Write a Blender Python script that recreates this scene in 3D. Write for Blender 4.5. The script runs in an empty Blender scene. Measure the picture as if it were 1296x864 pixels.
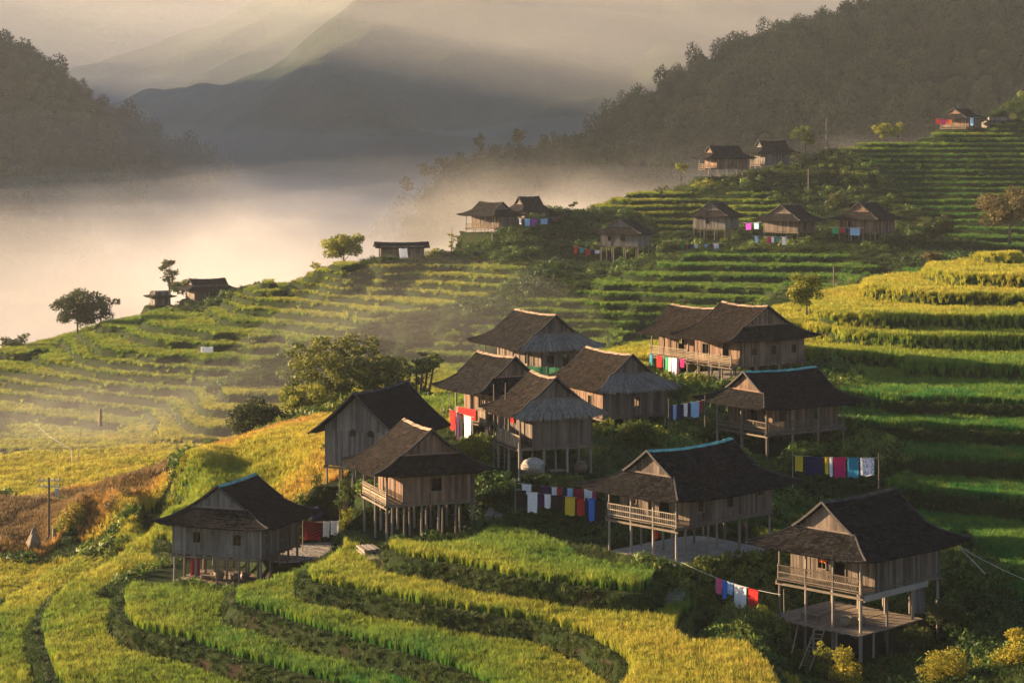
import bpy, math, random
import numpy as np
from mathutils import Vector, Matrix
R = math.radians
random.seed(7); rng = np.random.default_rng(7)
sc = bpy.context.scene
col = sc.collection
# ------------------------------------------------------------ camera, world, sun
FPX, HY = 2600.0, 190.0          # focal length in photo pixels, row of the horizon
cam = bpy.data.cameras.new("camera"); camo = bpy.data.objects.new("camera", cam); col.objects.link(camo)
camo.location = (0, 0, 0); camo.rotation_euler = (R(90), 0, 0)
cam.sensor_width = 36; cam.lens = FPX/1296*36; cam.shift_y = (HY-432)/1296
cam.clip_start = 1; cam.clip_end = 20000
sc.camera = camo
SUN_EL, SUN_AZ = 11.0, -66.0     # degrees; azimuth clockwise from the view direction
w = bpy.data.worlds.new("World"); sc.world = w; w.use_nodes = True
nt = w.node_tree; bg = nt.nodes["Background"]
sky = nt.nodes.new("ShaderNodeTexSky"); sky.sky_type = 'NISHITA'; sky.sun_disc = False
sky.sun_elevation = R(SUN_EL); sky.sun_rotation = R(SUN_AZ); sky.air_density = 0.65; sky.dust_density = 0.3
nt.links.new(sky.outputs[0], bg.inputs[0]); bg.inputs[1].default_value = 0.05
sl = bpy.data.lights.new("sun", 'SUN'); sl.energy = 5.0; sl.angle = R(0.6); sl.color = (1.0, 0.70, 0.41)
so = bpy.data.objects.new("sun", sl); col.objects.link(so)
sdir = Vector((math.sin(R(SUN_AZ))*math.cos(R(SUN_EL)), math.cos(R(SUN_AZ))*math.cos(R(SUN_EL)), math.sin(R(SUN_EL))))
so.rotation_euler = sdir.to_track_quat('Z', 'Y').to_euler(); so.location = sdir*300
vs = sc.view_settings; vs.view_transform = 'Standard'; vs.look = 'None'; vs.exposure = 2.35; vs.gamma = 1
vs.use_curve_mapping = False
cy = sc.cycles
cy.max_bounces = 6; cy.diffuse_bounces = 2; cy.glossy_bounces = 1; cy.transmission_bounces = 3
cy.volume_bounces = 0; cy.transparent_max_bounces = 8
cy.use_denoising = True

def P(px, py, d):
    return Vector(((px-648)/FPX*d, d, (HY-py)/FPX*d))
def PZ(px, py, z):               # the point of height z seen at that pixel
    d = z*FPX/(HY-py); return Vector(((px-648)/FPX*d, d, z))

# ------------------------------------------------------------ helpers
def tag(o, label=None, cat=None, group=None, kind=None):
    if label: o['label'] = label
    if cat: o['category'] = cat
    if group: o['group'] = group
    if kind: o['kind'] = kind
    return o
def empty(name, loc, rz=0, label=None, cat=None, group=None):
    o = bpy.data.objects.new(name, None); col.objects.link(o)
    o.location = loc; o.rotation_euler = (0, 0, rz); o.empty_display_size = .3
    return tag(o, label, cat, group)
def copy_tree(o, parent=None):
    c = o.copy(); col.objects.link(c)
    if parent is not None: c.parent = parent
    for ch in list(o.children): copy_tree(ch, c)
    return c

class MB:
    """collects quads and triangles; build() links them as one mesh object"""
    def __init__(s): s.V = []; s.F = []; s.T = []; s.M = []; s.n = 0; s.m = 0
    def add(s, verts, faces, tone=.5):
        n = s.n; s.V.extend([tuple(v) for v in verts]); s.n += len(verts)
        for f in faces: s.F.append(tuple(n+i for i in f)); s.T.append(tone); s.M.append(s.m)
    def addq(s, arr, tones):      # arr (N,4,3)
        N = len(arr); n = s.n
        s.V.extend(map(tuple, arr.reshape(-1, 3).tolist())); s.n += 4*N
        s.F.extend([(n+4*i, n+4*i+1, n+4*i+2, n+4*i+3) for i in range(N)])
        s.T.extend(list(tones)); s.M.extend([s.m]*N)
    def box(s, x0, x1, y0, y1, z0, z1, tone=.5, tf=None):
        v = [(x0,y0,z0),(x1,y0,z0),(x1,y1,z0),(x0,y1,z0),(x0,y0,z1),(x1,y0,z1),(x1,y1,z1),(x0,y1,z1)]
        if tf: v = [tf(Vector(p)) for p in v]
        s.add(v, [(0,3,2,1),(4,5,6,7),(0,1,5,4),(1,2,6,5),(2,3,7,6),(3,0,4,7)], tone)
    def bar(s, a, b, wd, ht=None, tone=.5, up=(0,0,1)):
        a = Vector(a); b = Vector(b); ht = ht or wd; d = (b-a).normalized(); u = Vector(up)
        if abs(d.dot(u)) > .98: u = Vector((1, 0, 0))
        sx = d.cross(u).normalized()*wd/2; uz = sx.cross(d).normalized()*ht/2
        v = [a-sx-uz, a+sx-uz, a+sx+uz, a-sx+uz, b-sx-uz, b+sx-uz, b+sx+uz, b-sx+uz]
        s.add(v, [(0,1,2,3),(7,6,5,4),(0,4,5,1),(1,5,6,2),(2,6,7,3),(3,7,4,0)], tone)
    def tube(s, pts, rad, seg=6, tone=.5, cap=True):
        pts = [Vector(p) for p in pts]; n = s.n
        if not hasattr(rad, '__len__'): rad = [rad]*len(pts)
        rings = []
        for i, p in enumerate(pts):
            d = (pts[min(i+1, len(pts)-1)]-pts[max(i-1, 0)]).normalized()
            u = Vector((0, 0, 1)) if abs(d.z) < .9 else Vector((1, 0, 0))
            a = d.cross(u).normalized(); b = d.cross(a)
            rings.append([p+(a*math.cos(2*math.pi*k/seg)+b*math.sin(2*math.pi*k/seg))*rad[i] for k in range(seg)])
        V = [v for r in rings for v in r]; F = []
        for i in range(len(pts)-1):
            for k in range(seg):
                F.append((i*seg+k, i*seg+(k+1)%seg, (i+1)*seg+(k+1)%seg, (i+1)*seg+k))
        if cap: F.append(tuple(range(seg))[::-1]); F.append(tuple((len(pts)-1)*seg+k for k in range(seg)))
        s.add(V, F, tone)
    def build(s, name, mats, parent=None, smooth=False):
        me = bpy.data.meshes.new(name); me.from_pydata(s.V, [], s.F)
        a = me.attributes.new('tone', 'FLOAT', 'FACE'); a.data.foreach_set('value', np.array(s.T, dtype=np.float32))
        if not isinstance(mats, (list, tuple)): mats = [mats]
        for m in mats: me.materials.append(m)
        if len(mats) > 1: me.polygons.foreach_set('material_index', np.array(s.M, dtype=np.int32))
        if smooth: me.polygons.foreach_set('use_smooth', np.ones(len(s.F), dtype=bool))
        me.update()
        o = bpy.data.objects.new(name, me); col.objects.link(o)
        if parent is not None: o.parent = parent
        return o

def np_mesh(name, V, F, mat, attrs=None, smooth=False, parent=None, link=True):
    me = bpy.data.meshes.new(name)
    V = np.ascontiguousarray(V, dtype=np.float32); F = np.ascontiguousarray(F, dtype=np.int32)
    nv, nf, k = len(V), len(F), F.shape[1] if len(F) else 4
    me.vertices.add(nv); me.vertices.foreach_set('co', V.ravel())
    if nf:
        me.loops.add(nf*k); me.loops.foreach_set('vertex_index', F.ravel())
        me.polygons.add(nf); me.polygons.foreach_set('loop_start', np.arange(nf, dtype=np.int32)*k)
        me.polygons.foreach_set('loop_total', np.full(nf, k, dtype=np.int32))
        if smooth: me.polygons.foreach_set('use_smooth', np.ones(nf, dtype=bool))
    for an, av in (attrs or {}).items():
        av = np.asarray(av, dtype=np.float32)
        dom = 'POINT' if len(av) == nv else 'FACE'
        if av.ndim == 1:
            me.attributes.new(an, 'FLOAT', dom).data.foreach_set('value', av)
        else:
            me.attributes.new(an, 'FLOAT_VECTOR', dom).data.foreach_set('vector', av.ravel())
    me.update(calc_edges=True)
    if mat: me.materials.append(mat)
    o = bpy.data.objects.new(name, me)
    if link: col.objects.link(o)
    if parent is not None: o.parent = parent
    return o

# ------------------------------------------------------------ materials
class NT:
    def __init__(s, name):
        s.m = bpy.data.materials.new(name); s.m.use_nodes = True; s.t = s.m.node_tree
        s.b = s.t.nodes['Principled BSDF']; s.out = s.t.nodes['Material Output']
    def n(s, ty, **kw):
        nd = s.t.nodes.new(ty)
        for k, v in kw.items():
            if k.startswith('i_'):
                key = k[2:]; key = int(key) if key.isdigit() else key.replace('_', ' ')
                nd.inputs[key].default_value = v
            else: setattr(nd, k, v)
        return nd
    def l(s, a, b): s.t.links.new(a, b)
    def ramp(s, src, stops, interp='LINEAR'):
        r = s.n('ShaderNodeValToRGB'); r.color_ramp.interpolation = interp
        el = r.color_ramp.elements
        while len(el) < len(stops): el.new(.5)
        for e, (p, c) in zip(el, stops): e.position = p; e.color = (*c, 1) if len(c) == 3 else c
        if src is not None: s.l(src, r.inputs[0])
        return r.outputs[0]
    def mix(s, a, b, f, mode='MIX'):
        m = s.n('ShaderNodeMix', data_type='RGBA', blend_type=mode)
        for v, i in ((f, 0), (a, 6), (b, 7)):
            if hasattr(v, 'links'): s.l(v, m.inputs[i])
            else: m.inputs[i].default_value = v if i == 0 else ((*v, 1) if len(v) == 3 else v)
        return m.outputs[2]
    def noise(s, scale, detail=3, vec=None, rough=.6, out=0):
        nz = s.n('ShaderNodeTexNoise'); nz.inputs['Scale'].default_value = scale
        nz.inputs['Detail'].default_value = detail; nz.inputs['Roughness'].default_value = rough
        if vec is not None: s.l(vec, nz.inputs['Vector'])
        return nz.outputs[out]
    def coord(s, kind='Object', scale=None):
        tc = s.n('ShaderNodeTexCoord').outputs[kind]
        if scale:
            mp = s.n('ShaderNodeMapping'); mp.inputs['Scale'].default_value = scale; s.l(tc, mp.inputs[0]); return mp.outputs[0]
        return tc
    def attr(s, name, ty='GEOMETRY', out='Fac'):
        a = s.n('ShaderNodeAttribute'); a.attribute_name = name; a.attribute_type = ty; return a.outputs[out]
    def math(s, op, a, b=None):
        m = s.n('ShaderNodeMath', operation=op)
        for i, v in enumerate((a, b)):
            if v is None: continue
            if hasattr(v, 'links'): s.l(v, m.inputs[i])
            else: m.inputs[i].default_value = v
        return m.outputs[0]
    def bump(s, h, st=.4, dist=.05):
        b = s.n('ShaderNodeBump'); b.inputs['Strength'].default_value = st; b.inputs['Distance'].default_value = dist
        s.l(h, b.inputs['Height']); s.l(b.outputs[0], s.b.inputs['Normal'])
    def base(s, c, rough=.8, spec=.2):
        if hasattr(c, 'links'): s.l(c, s.b.inputs['Base Color'])
        else: s.b.inputs['Base Color'].default_value = (*c, 1)
        s.b.inputs['Roughness'].default_value = rough; s.b.inputs['Specular IOR Level'].default_value = spec
        return s
def toned(name, dark, light, nscale=(1, 1, 1), ndet=4, rough=.85, stain=(0, 0, 0), stain_amt=.35, spec=.15, bump=.3, tonew=.45):
    """tone attribute picks between dark and light, stretched noise adds grain, large noise adds stains"""
    t = NT(name); co = t.coord('Object', nscale); g = t.noise(1.0, ndet, co)
    tn = t.attr('tone')
    f = t.math('ADD', t.math('MULTIPLY', tn, tonew), t.math('MULTIPLY', g, 1.1-tonew))
    c = t.ramp(f, [(.2, dark), (.85, light)])
    st = t.ramp(t.noise(.7, 5, t.coord('Object')), [(.45, (0, 0, 0)), (.7, (1, 1, 1))])
    c = t.mix(c, stain, t.math('MULTIPLY', st, stain_amt))
    t.base(c, rough, spec); t.bump(g, bump, .03)
    return t.m
def plain(name, c, rough=.8, nscale=6, amt=.25, spec=.2):
    t = NT(name); g = t.noise(nscale, 4, t.coord('Object'))
    f = t.ramp(g, [(.3, tuple(x*(1-amt) for x in c)), (.7, tuple(min(1, x*(1+amt)) for x in c))])
    t.base(f, rough, spec); return t.m
M = {}
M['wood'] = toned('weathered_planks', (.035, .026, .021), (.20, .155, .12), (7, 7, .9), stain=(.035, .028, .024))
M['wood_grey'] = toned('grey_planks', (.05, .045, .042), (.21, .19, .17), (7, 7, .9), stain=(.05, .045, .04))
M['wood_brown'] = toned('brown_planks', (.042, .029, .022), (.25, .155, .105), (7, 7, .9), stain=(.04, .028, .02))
M['beam'] = toned('old_beam', (.06, .045, .033), (.2, .16, .12), (2, 2, 2), bump=.2)
M['post'] = toned('pole_wood', (.1, .08, .06), (.32, .28, .23), (5, 5, .8), stain=(.06, .05, .04), bump=.2)
M['shingle'] = toned('dark_shingle', (.004, .004, .0045), (.027, .025, .026), (5, 5, 5), stain=(.012, .014, .008), stain_amt=.55, rough=.9, spec=.04, tonew=.7)
M['shingle_brown'] = toned('brown_shingle', (.006, .005, .0045), (.036, .027, .023), (5, 5, 5), stain=(.014, .014, .009), stain_amt=.55, rough=.9, spec=.04, tonew=.7)
M['thatch'] = toned('grey_thatch', (.055, .05, .045), (.24, .215, .185), (10, 10, 2), stain=(.06, .055, .05))
M['ridge_pale'] = toned('pale_ridge', (.16, .115, .08), (.42, .31, .21), (5, 5, 5))
M['ridge_teal'] = toned('teal_ridge', (.06, .22, .22), (.16, .42, .40), (5, 5, 5))
M['ridge_dark'] = toned('dark_ridge', (.02, .019, .019), (.08, .075, .073), (5, 5, 5))
M['bamboo'] = toned('bamboo', (.09, .065, .045), (.32, .25, .17), (6, 6, 6))
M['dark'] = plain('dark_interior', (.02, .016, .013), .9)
M['concrete'] = plain('beaten_earth_slab', (.3, .27, .23), .9, 1.5)
M['stone'] = plain('rough_stone', (.19, .17, .145), .9, 3, .4)
M['wire'] = plain('pale_wire', (.5, .48, .45), .6)
M['metal'] = plain('dull_metal', (.35, .36, .37), .5)
M['crock'] = plain('earthen_jar', (.12, .08, .055), .5, 4)
# ------------------------------------------------------------ terrain: traced terrace lips and spot heights -> one height field
STEPN, STEPF, SEAM = 1.4, 1.1, 250.0
LN = [  # near lips: (z, [(px,py)...])
 (-25.2, [(495,692),(510,702),(560,710),(640,730),(720,742),(800,757),(838,747),(842,728)]),
 (-26.6, [(385,728),(400,738),(450,748),(530,765),(600,775),(680,788),(735,808),(775,833),(790,855),(785,885)]),
 (-26.6, [(880,790),(940,800),(985,850),(1000,885)]),
 (-28.0, [(295,750),(300,765),(360,785),(432,808),(500,825),(580,850),(640,885)]),
 (-29.4, [(218,698),(215,702),(180,718),(160,745),(152,775),(165,790),(200,800),(290,828),(420,864),(520,895)]),
 (-30.8, [(225,672),(150,700),(90,730),(60,760),(42,795),(50,830),(75,864),(110,900),(200,960)]),
 (-32.2, [(130,692),(60,722),(0,752),(-30,790),(-40,864),(-20,930)]),
 (-33.6, [(60,702),(0,716),(-60,740)]),
 (-26.6, [(868,722),(872,745),(900,762),(985,775)]), (-26.6, [(1210,748),(1296,757),(1360,765)]),
 (-25.2, [(1000,612),(1147,622),(1296,638),(1380,645)]),
 (-23.8, [(1000,588),(1120,584),(1296,588),(1380,590)]),
 (-22.4, [(1070,541),(1150,544),(1296,548),(1400,552)]),
 (-21.0, [(1060,503),(1150,510),(1296,513),(1400,516)]),
 (-19.6, [(1018,452),(1080,452),(1137,455),(1146,465),(1296,467),(1400,468)]),
 (-18.2, [(975,395),(1018,415),(1080,425),(1150,430),(1296,432),(1400,434)]),
 (-16.8, [(1021,380),(1023,392),(1050,401),(1120,405),(1200,405),(1296,406),(1400,407)]),
 (-15.4, [(1103,355),(1105,366),(1150,372),(1200,375),(1296,378),(1400,380)]),
 (-14.0, [(1179,336),(1181,345),(1220,352),(1296,355),(1400,358)]),
 (-12.6, [(1256,318),(1262,326),(1296,329),(1400,330)]),
]
LF = [
 (-17.6,[(864,326),(1000,327),(1125,326)]),(-18.7,[(835,337),(1000,339),(1120,340)]),(-19.8,[(826,350),(1000,352),(1110,355)]),
 (-20.9,[(764,362),(900,365),(1050,368)]),(-22.0,[(690,369),(864,376),(960,380)]),(-23.1,[(653,381),(864,391)]),
 (-24.2,[(612,393),(864,402)]),(-25.3,[(578,404),(864,412)]),(-26.4,[(555,413),(650,417),(864,424)]),(-27.5,[(520,423),(650,428)]),
 (-28.6,[(490,430),(650,440)]),(-29.7,[(476,440),(560,452),(650,458)]),(-30.8,[(470,455),(560,470)]),
 (-19.8,[(470,337),(580,338),(700,345)]),(-20.9,[(440,348),(560,350),(672,356)]),(-22.0,[(432,357),(540,360),(640,366)]),
 (-23.1,[(400,361),(500,366),(600,376)]),(-24.2,[(360,368),(432,377),(530,388)]),(-25.3,[(305,377),(432,390),(505,399)]),
 (-26.4,[(280,381),(333,393),(432,405),(470,409)]),(-27.5,[(257,388),(277,397),(333,408),(432,420)]),
 (-28.6,[(187,410),(213,415),(267,424),(370,432)]),(-29.7,[(160,417),(187,427),(250,435),(357,441)]),
 (-30.8,[(115,430),(133,442),(200,453),(320,461)]),(-31.9,[(89,438),(117,455),(200,465),(290,471)]),
 (-33.0,[(65,446),(83,462),(150,475),(258,483)]),(-34.1,[(-10,466),(50,475),(133,488),(230,495)]),
 (-35.2,[(-10,482),(83,495),(193,507)]),(-36.3,[(-10,496),(100,510),(180,520)]),(-37.4,[(-10,520),(100,532),(160,538)]),
 (-33.0,[(290,500),(400,500)]),(-34.1,[(260,515),(340,520)]),(-35.2,[(240,530),(300,540)]),
]
SPOT = [ # (px, py, d)
 # house pads and village spine
 (300,742,140),(240,742,138),(370,712,146),(420,688,147),(525,690,137),(560,672,142),(480,655,143),(475,620,149),(440,640,146),
 (600,655,141),(690,602,145),(740,598,148),(640,600,147),(700,662,139),(660,655,139),(760,680,136),(830,714,124),(900,712,127),(960,690,133),
 (610,555,159),(580,560,158),(770,545,166),(840,548,166),(720,520,172),(675,480,180),(740,478,182),(920,490,188),(860,480,195),(1000,480,187),
 (985,582,159),(1060,575,160),(900,575,160),(860,560,162),(800,600,152),(890,620,148),(960,620,150),(930,650,141),
 (560,520,182),(540,507,190),(520,560,165),(590,510,180),(500,590,155),(800,440,215),(770,447,218),(830,432,212),(900,440,215),(960,400,215),
 # gully by the lowest right house
 (920,785,123),(990,812,119),(1090,843,115),(1040,825,118),(1160,800,121),(1210,800,119),(1150,864,110),(1296,864,106),(1230,864,108),(1000,864,112),
 (1100,770,127),(1150,720,134),(1250,700,131),(1200,680,134),(1050,690,136),(1296,800,114),(1180,900,103),(1360,864,104),
 # ground nearer than the frame
 (600,960,95),(800,960,92),(400,980,96),(950,940,94),(200,1020,96),(0,1000,104),(1100,980,95),(1300,1000,92),(0,900,113),
 # brown slope, lime and orange fields on the spur
 (0,690,172),(100,684,170),(180,676,166),(0,668,178),(100,645,183),(200,607,190),(240,600,168),(215,650,160),(262,645,158),(230,585,172),
 (330,560,178),(300,600,169),(345,600,166),(400,548,176),(392,605,160),(430,530,185),(370,545,182),(280,590,171),(170,650,166),(140,612,176),(95,640,172),
 (0,640,186),(150,620,188),(250,580,194),(300,567,196),(420,512,205),(480,505,205),(600,520,205),(520,520,210),(330,560,205),
 # basin
 (50,580,240),(150,570,250),(250,540,262),(330,545,256),(420,515,258),(20,625,215),(130,600,212),(60,600,222),(300,580,215),(400,545,222),(500,530,230),
 (600,525,240),(500,490,262),(560,480,270),(650,495,262),(700,480,262),(800,470,262),(900,455,262),(950,440,264),(780,430,285),(900,420,285),(1000,400,285),
 (1020,390,270),(1100,380,272),(1200,365,275),(1320,350,270),(1000,355,305),(1100,345,310),(1200,345,295),(1300,340,290),
 # left hill crest and what falls behind it
 (-60,470,335),(0,442,338),(80,428,345),(130,407,350),(200,392,362),(260,379,366),(300,368,362),(340,356,356),(400,345,352),(440,336,348),(480,331,350),
 (505,329,358),(560,322,362),(600,318,365),(635,298,375),(700,300,372),(740,310,366),(790,336,350),(720,330,352),(830,320,352),
 (905,306,366),(960,306,360),(1005,309,350),(1060,306,352),(1100,306,350),(1150,310,350),(1180,330,325),(1140,320,345),
 (650,268,388),(700,268,388),(760,262,395),(700,282,380),(790,275,385),(860,272,388),(1000,249,402),(900,262,395),(850,250,402),(790,246,404),(840,242,408),(1000,285,372),
 (900,232,415),(950,223,416),(915,226,417),(980,212,430),(1020,212,425),(880,238,412),(1030,200,430),(1050,188,430),(1060,190,432),(1100,178,440),(1190,166,450),
 (1240,166,455),(1210,165,456),(1296,166,455),(1296,122,480),(1260,142,468),(1240,155,465),(1320,118,480),(1060,235,410),(1160,235,408),(1296,235,405),(1050,260,395),(1100,285,375),(1200,288,372),
 (1296,285,370),(1296,312,350),(1230,320,340),(1100,262,390),(1040,225,415),(1060,210,420),(1160,205,422),(1296,205,422),(1040,280,380),
 (1600,960,95),(1600,800,114),(1600,650,150),(1600,520,172),(1600,410,205),(1600,335,240),(1600,300,350),(1600,200,440),(2000,900,100),(2000,760,120),(2000,620,155),(2000,480,180),(2000,380,215),(2000,320,300),(2000,180,450),(-450,720,175),(-450,580,260),(-450,880,120),(-450,1050,95),
 (1400,235,405),(1400,170,455),(1450,320,335),(-150,560,260),(-150,500,300),(-150,700,175),(-150,800,140),(-200,640,220),
]
DROP = [(-300,-60),(-150,-60),(0,-58),(130,-56),(260,-54),(380,-52),(480,-50),(600,-48),(720,-45),(820,-40),(920,-36),(1020,-30),(1120,-22),(1220,-10),(1320,5),(1450,15)]
ctl = []
def seg(z, pts, n):
    for (a, b), (c, d) in zip(pts[:-1], pts[1:]):
        A, B = PZ(a, b, z), PZ(c, d, z); L = math.hypot(c-a, d-b); k = max(1, int(L/n))
        for i in range(k): p = A.lerp(B, i/k); ctl.append((p.x, p.y, z))
    p = PZ(*pts[-1], z); ctl.append((p.x, p.y, z))
for z, pts in LN: seg(z, pts, 22)
for z, pts in LF: seg(z, pts, 45)
for px, py, d in SPOT: p = P(px, py, d); ctl.append(tuple(p))
for px, dz in DROP:
    u = (px-648)/FPX
    for d, f in ((445 if px < 700 else 500, .45), (520, .85), (600, 1.2), (700, 1.6)):
        z0 = -28 if px < 700 else -12+ (px-900)*.02
        ctl.append((u*d, d, z0 + dz*f))
ctl = np.array(ctl)
KU, KV = 14.0, 5.0
def uvw(x, y): return np.stack([x/y*KU, np.log(y)*KV], -1)
Cq = uvw(ctl[:, 0], ctl[:, 1])
def phi(r): return np.sqrt(r*r+.0016)
def _fit():
    n = len(Cq); A = phi(np.linalg.norm(Cq[:, None]-Cq[None], axis=-1)); A -= np.eye(n)*.004
    Pm = np.c_[np.ones(n), Cq]; K = np.block([[A, Pm], [Pm.T, np.zeros((3, 3))]])
    return np.linalg.solve(K, np.r_[ctl[:, 2], 0, 0, 0])
WT = _fit()
def base_z(x, y):
    q = uvw(x, y).reshape(-1, 2); out = np.empty(len(q))
    for i in range(0, len(q), 8000):
        s = q[i:i+8000]; d2 = (s**2).sum(1)[:, None]+(Cq**2).sum(1)[None]-2*s@Cq.T
        out[i:i+8000] = np.sqrt(np.maximum(d2, 0)+.0016)@WT[:-3]+WT[-3]+s@WT[-2:]
    return out.reshape(np.shape(x))
def vnoise(x, y, s, seed=0):
    """cheap smooth value noise"""
    x = np.asarray(x)/s+seed*17.3; y = np.asarray(y)/s+seed*9.1
    xi = np.floor(x).astype(np.int64); yi = np.floor(y).astype(np.int64); fx = x-xi; fy = y-yi
    fx = fx*fx*(3-2*fx); fy = fy*fy*(3-2*fy)
    def h(a, b):
        n = (a*374761393+b*668265263+seed*1442695) & 0x7fffffff; n = ((n ^ (n >> 13))*1274126177) & 0x7fffffff
        return ((n ^ (n >> 16)) & 0xffff)/65535.0
    return (h(xi, yi)*(1-fx)+h(xi+1, yi)*fx)*(1-fy)+(h(xi, yi+1)*(1-fx)+h(xi+1, yi+1)*fx)*fy
# --- the parts of the hillside that are not terraced (wild ground, yards, gullies): circles in world x,y
WILD = []
def wild(px, py, d, r): p = P(px, py, d); WILD.append((p.x, p.y, r))
for a in [(300,742,141,4.5),(330,735,143,4.5),(390,700,147,5),(440,680,146,5),(480,660,146,5.5),(525,690,140,5),(575,670,141,5),(480,620,152,7),(620,655,141,5),(560,640,147,6),
          (650,655,141,5),(700,655,139,4.5),(690,610,146,7),(750,640,141,7),(640,600,149,8),(610,560,160,8),(770,600,152,9),(850,580,156,9),(770,560,164,8),(850,545,168,8),(720,530,172,8),
          (680,490,180,8),(900,520,178,10),(940,500,187,10),(985,585,160,9),(900,600,153,7),(870,640,144,5),(800,690,134,5.5),(870,700,129,7),(950,690,133,4.5),(960,625,148,5),
          (1090,790,119,6),(1160,790,120,6),(1230,790,117,5),(1010,800,120,4.5),(1040,850,113,6),(1130,850,111,7),(1230,860,107,8),(960,775,123,3.5),(1200,830,113,6),(1296,830,111,5),(1110,740,128,5),(1180,740,127,4.5),
          (240,585,175,8),(160,640,174,9),(100,660,174,8),(230,620,166,8),(0,660,180,12),(60,650,182,10),(300,590,174,8),(340,570,178,9),(380,580,170,9),(420,550,178,9),(430,600,160,7),(350,615,163,5),
          (450,520,198,14),(380,520,202,16),(520,540,190,9),(560,520,186,8),(600,520,184,7),
          (620,310,368,16),(560,315,362,12),(700,300,375,18),(700,320,360,14),(740,330,352,14),(790,330,352,14),(660,310,366,14),(720,352,334,8),(690,366,324,7),(655,374,320,5),(600,387,314,5),(565,396,311,5),(530,404,310,6),(490,415,308,6),(455,425,303,6),
          (415,436,298,6),(375,447,296,6),(340,462,290,5),(310,470,288,5),(760,345,340,10),
          (905,302,366,9),(1005,305,352,10),(1060,300,360,10),(1110,300,354,13),(1160,300,352,11),(1150,325,335,9),(1100,270,380,11),(1060,250,400,12),(1040,225,415,11),(1010,215,425,10),(1170,320,330,9),(960,300,366,8),
          (930,222,416,12),(980,213,428,11),(1040,200,430,7),(505,328,358,7),(270,376,368,8),(1285,135,475,12),(1000,375,290,8),(1060,365,290,10),
          (540,560,165,6)]: wild(*a)
WILD = np.array(WILD)
def wild_mask(x, y):
    m = np.zeros(np.shape(x))
    for wx, wy, r in WILD:
        d = np.hypot(x-wx, y-wy)/r; m = np.maximum(m, np.clip((1.25-d)/.35, 0, 1))
    return m*m*(3-2*m)
# --- grid in (x/y, ln y): dense where the camera looks
ug = np.concatenate([np.linspace(-.62, -.30, 60, endpoint=False), np.linspace(-.30, .30, 620), np.linspace(.30, .62, 61)[1:]])
vg = np.linspace(math.log(74), math.log(700), 1250)
UG, VG = np.meshgrid(ug, vg); YG = np.exp(VG); XG = UG*YG
# evaluate smooth field on a coarser grid then refine by bilinear interpolation
uc = ug[::4]; uc = np.append(uc, ug[-1]) if uc[-1] != ug[-1] else uc; vc = vg[::4]; vc = np.append(vc, vg[-1]) if vc[-1] != vg[-1] else vc
Uc, Vc = np.meshgrid(uc, vc); Yc = np.exp(Vc); Zc = base_z(Uc*Yc, Yc); Wc = wild_mask(Uc*Yc, Yc)
def bil(gu, gv, G, u, v):
    i = np.clip(np.searchsorted(gu, u)-1, 0, len(gu)-2); j = np.clip(np.searchsorted(gv, v)-1, 0, len(gv)-2)
    a = np.clip((u-gu[i])/(gu[i+1]-gu[i]), 0, 1); b = np.clip((v-gv[j])/(gv[j+1]-gv[j]), 0, 1)
    return (G[j, i]*(1-a)+G[j, i+1]*a)*(1-b)+(G[j+1, i]*(1-a)+G[j+1, i+1]*a)*b
SZ = bil(uc, vc, Zc, UG, VG); WM = bil(uc, vc, Wc, UG, VG)
SZ = SZ + (vnoise(XG, YG, 17.0, 1)-.5)*.42 + (vnoise(XG, YG, 6.0, 2)-.5)*.14
dxu = np.gradient(SZ, axis=1)/(np.gradient(XG, axis=1)); dyv = np.gradient(SZ, axis=0)/(np.gradient(YG, axis=0))
SL = np.clip(np.hypot(dxu, dyv-dxu*UG), .02, 2.0)
def terr(S, step, bw):
    q = S/step; k = np.floor(q+1e-6); f = q-k
    b = np.clip(SL*bw/step, .04, .45)
    t = np.clip((f-(1-b))/b, 0, 1); t = t*t*(3-2*t)
    return k*step+t*step, f, b, k
bw = np.clip(.45+ (YG-120)*.0035, .4, 1.4)
zn, fn, bn, kn = terr(SZ, STEPN, bw); zf, ff, bf, kf = terr(SZ, STEPF, bw*.9)
sm = np.clip((YG-(SEAM-6))/12, 0, 1)
far_off = np.clip((YG-470)/25, 0, 1)          # the slope beyond the crest is not terraced
WM = np.maximum(WM, far_off)
TZ = (zn*(1-sm)+zf*sm)*(1-WM)+SZ*WM
isf = YG > SEAM
FR = np.where(isf, ff, fn); BF = np.where(isf, bf, bn); KK = np.where(isf, kf-100, kn)
TREAD = ((FR < 1-BF-.02) & (WM < .45) & (np.abs(YG-SEAM) > 6)).astype(np.float32)
FOOT = (FR < np.clip(SL*np.where(isf, .2/STEPF, np.where(YG > 175, .3, .6)/STEPN), 0, .5)).astype(np.float32)
TZ += (vnoise(XG, YG, .8, 3)-.5)*.12 + WM*((vnoise(XG, YG, 3.5, 4)-.5)*.7+(vnoise(XG, YG, 1.2, 5)-.5)*.25)
def gz(x, y):  # ground height at world x, y
    return float(bil(ug, vg, TZ, np.array([x/y]), np.array([math.log(y)]))[0])
PADM = np.zeros(TZ.shape, dtype=np.float32)
def flatten(x, y, z, ax, ay, rot, soft=1.0):
    """level a yard: rectangle half sizes ax, ay rotated by rot"""
    global TZ, TREAD, WM
    c, s = math.cos(rot), math.sin(rot); lx = (XG-x)*c+(YG-y)*s; ly = -(XG-x)*s+(YG-y)*c
    d = np.maximum(np.abs(lx)-ax, np.abs(ly)-ay); m = np.clip(1-d/soft, 0, 1); m = m*m*(3-2*m)
    TZ[:] = TZ*(1-m)+z*m; TREAD[m > 0.05] = 0; PADM[:] = np.maximum(PADM, (d < .2)*1.0); WM[:] = np.maximum(WM, m)
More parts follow.
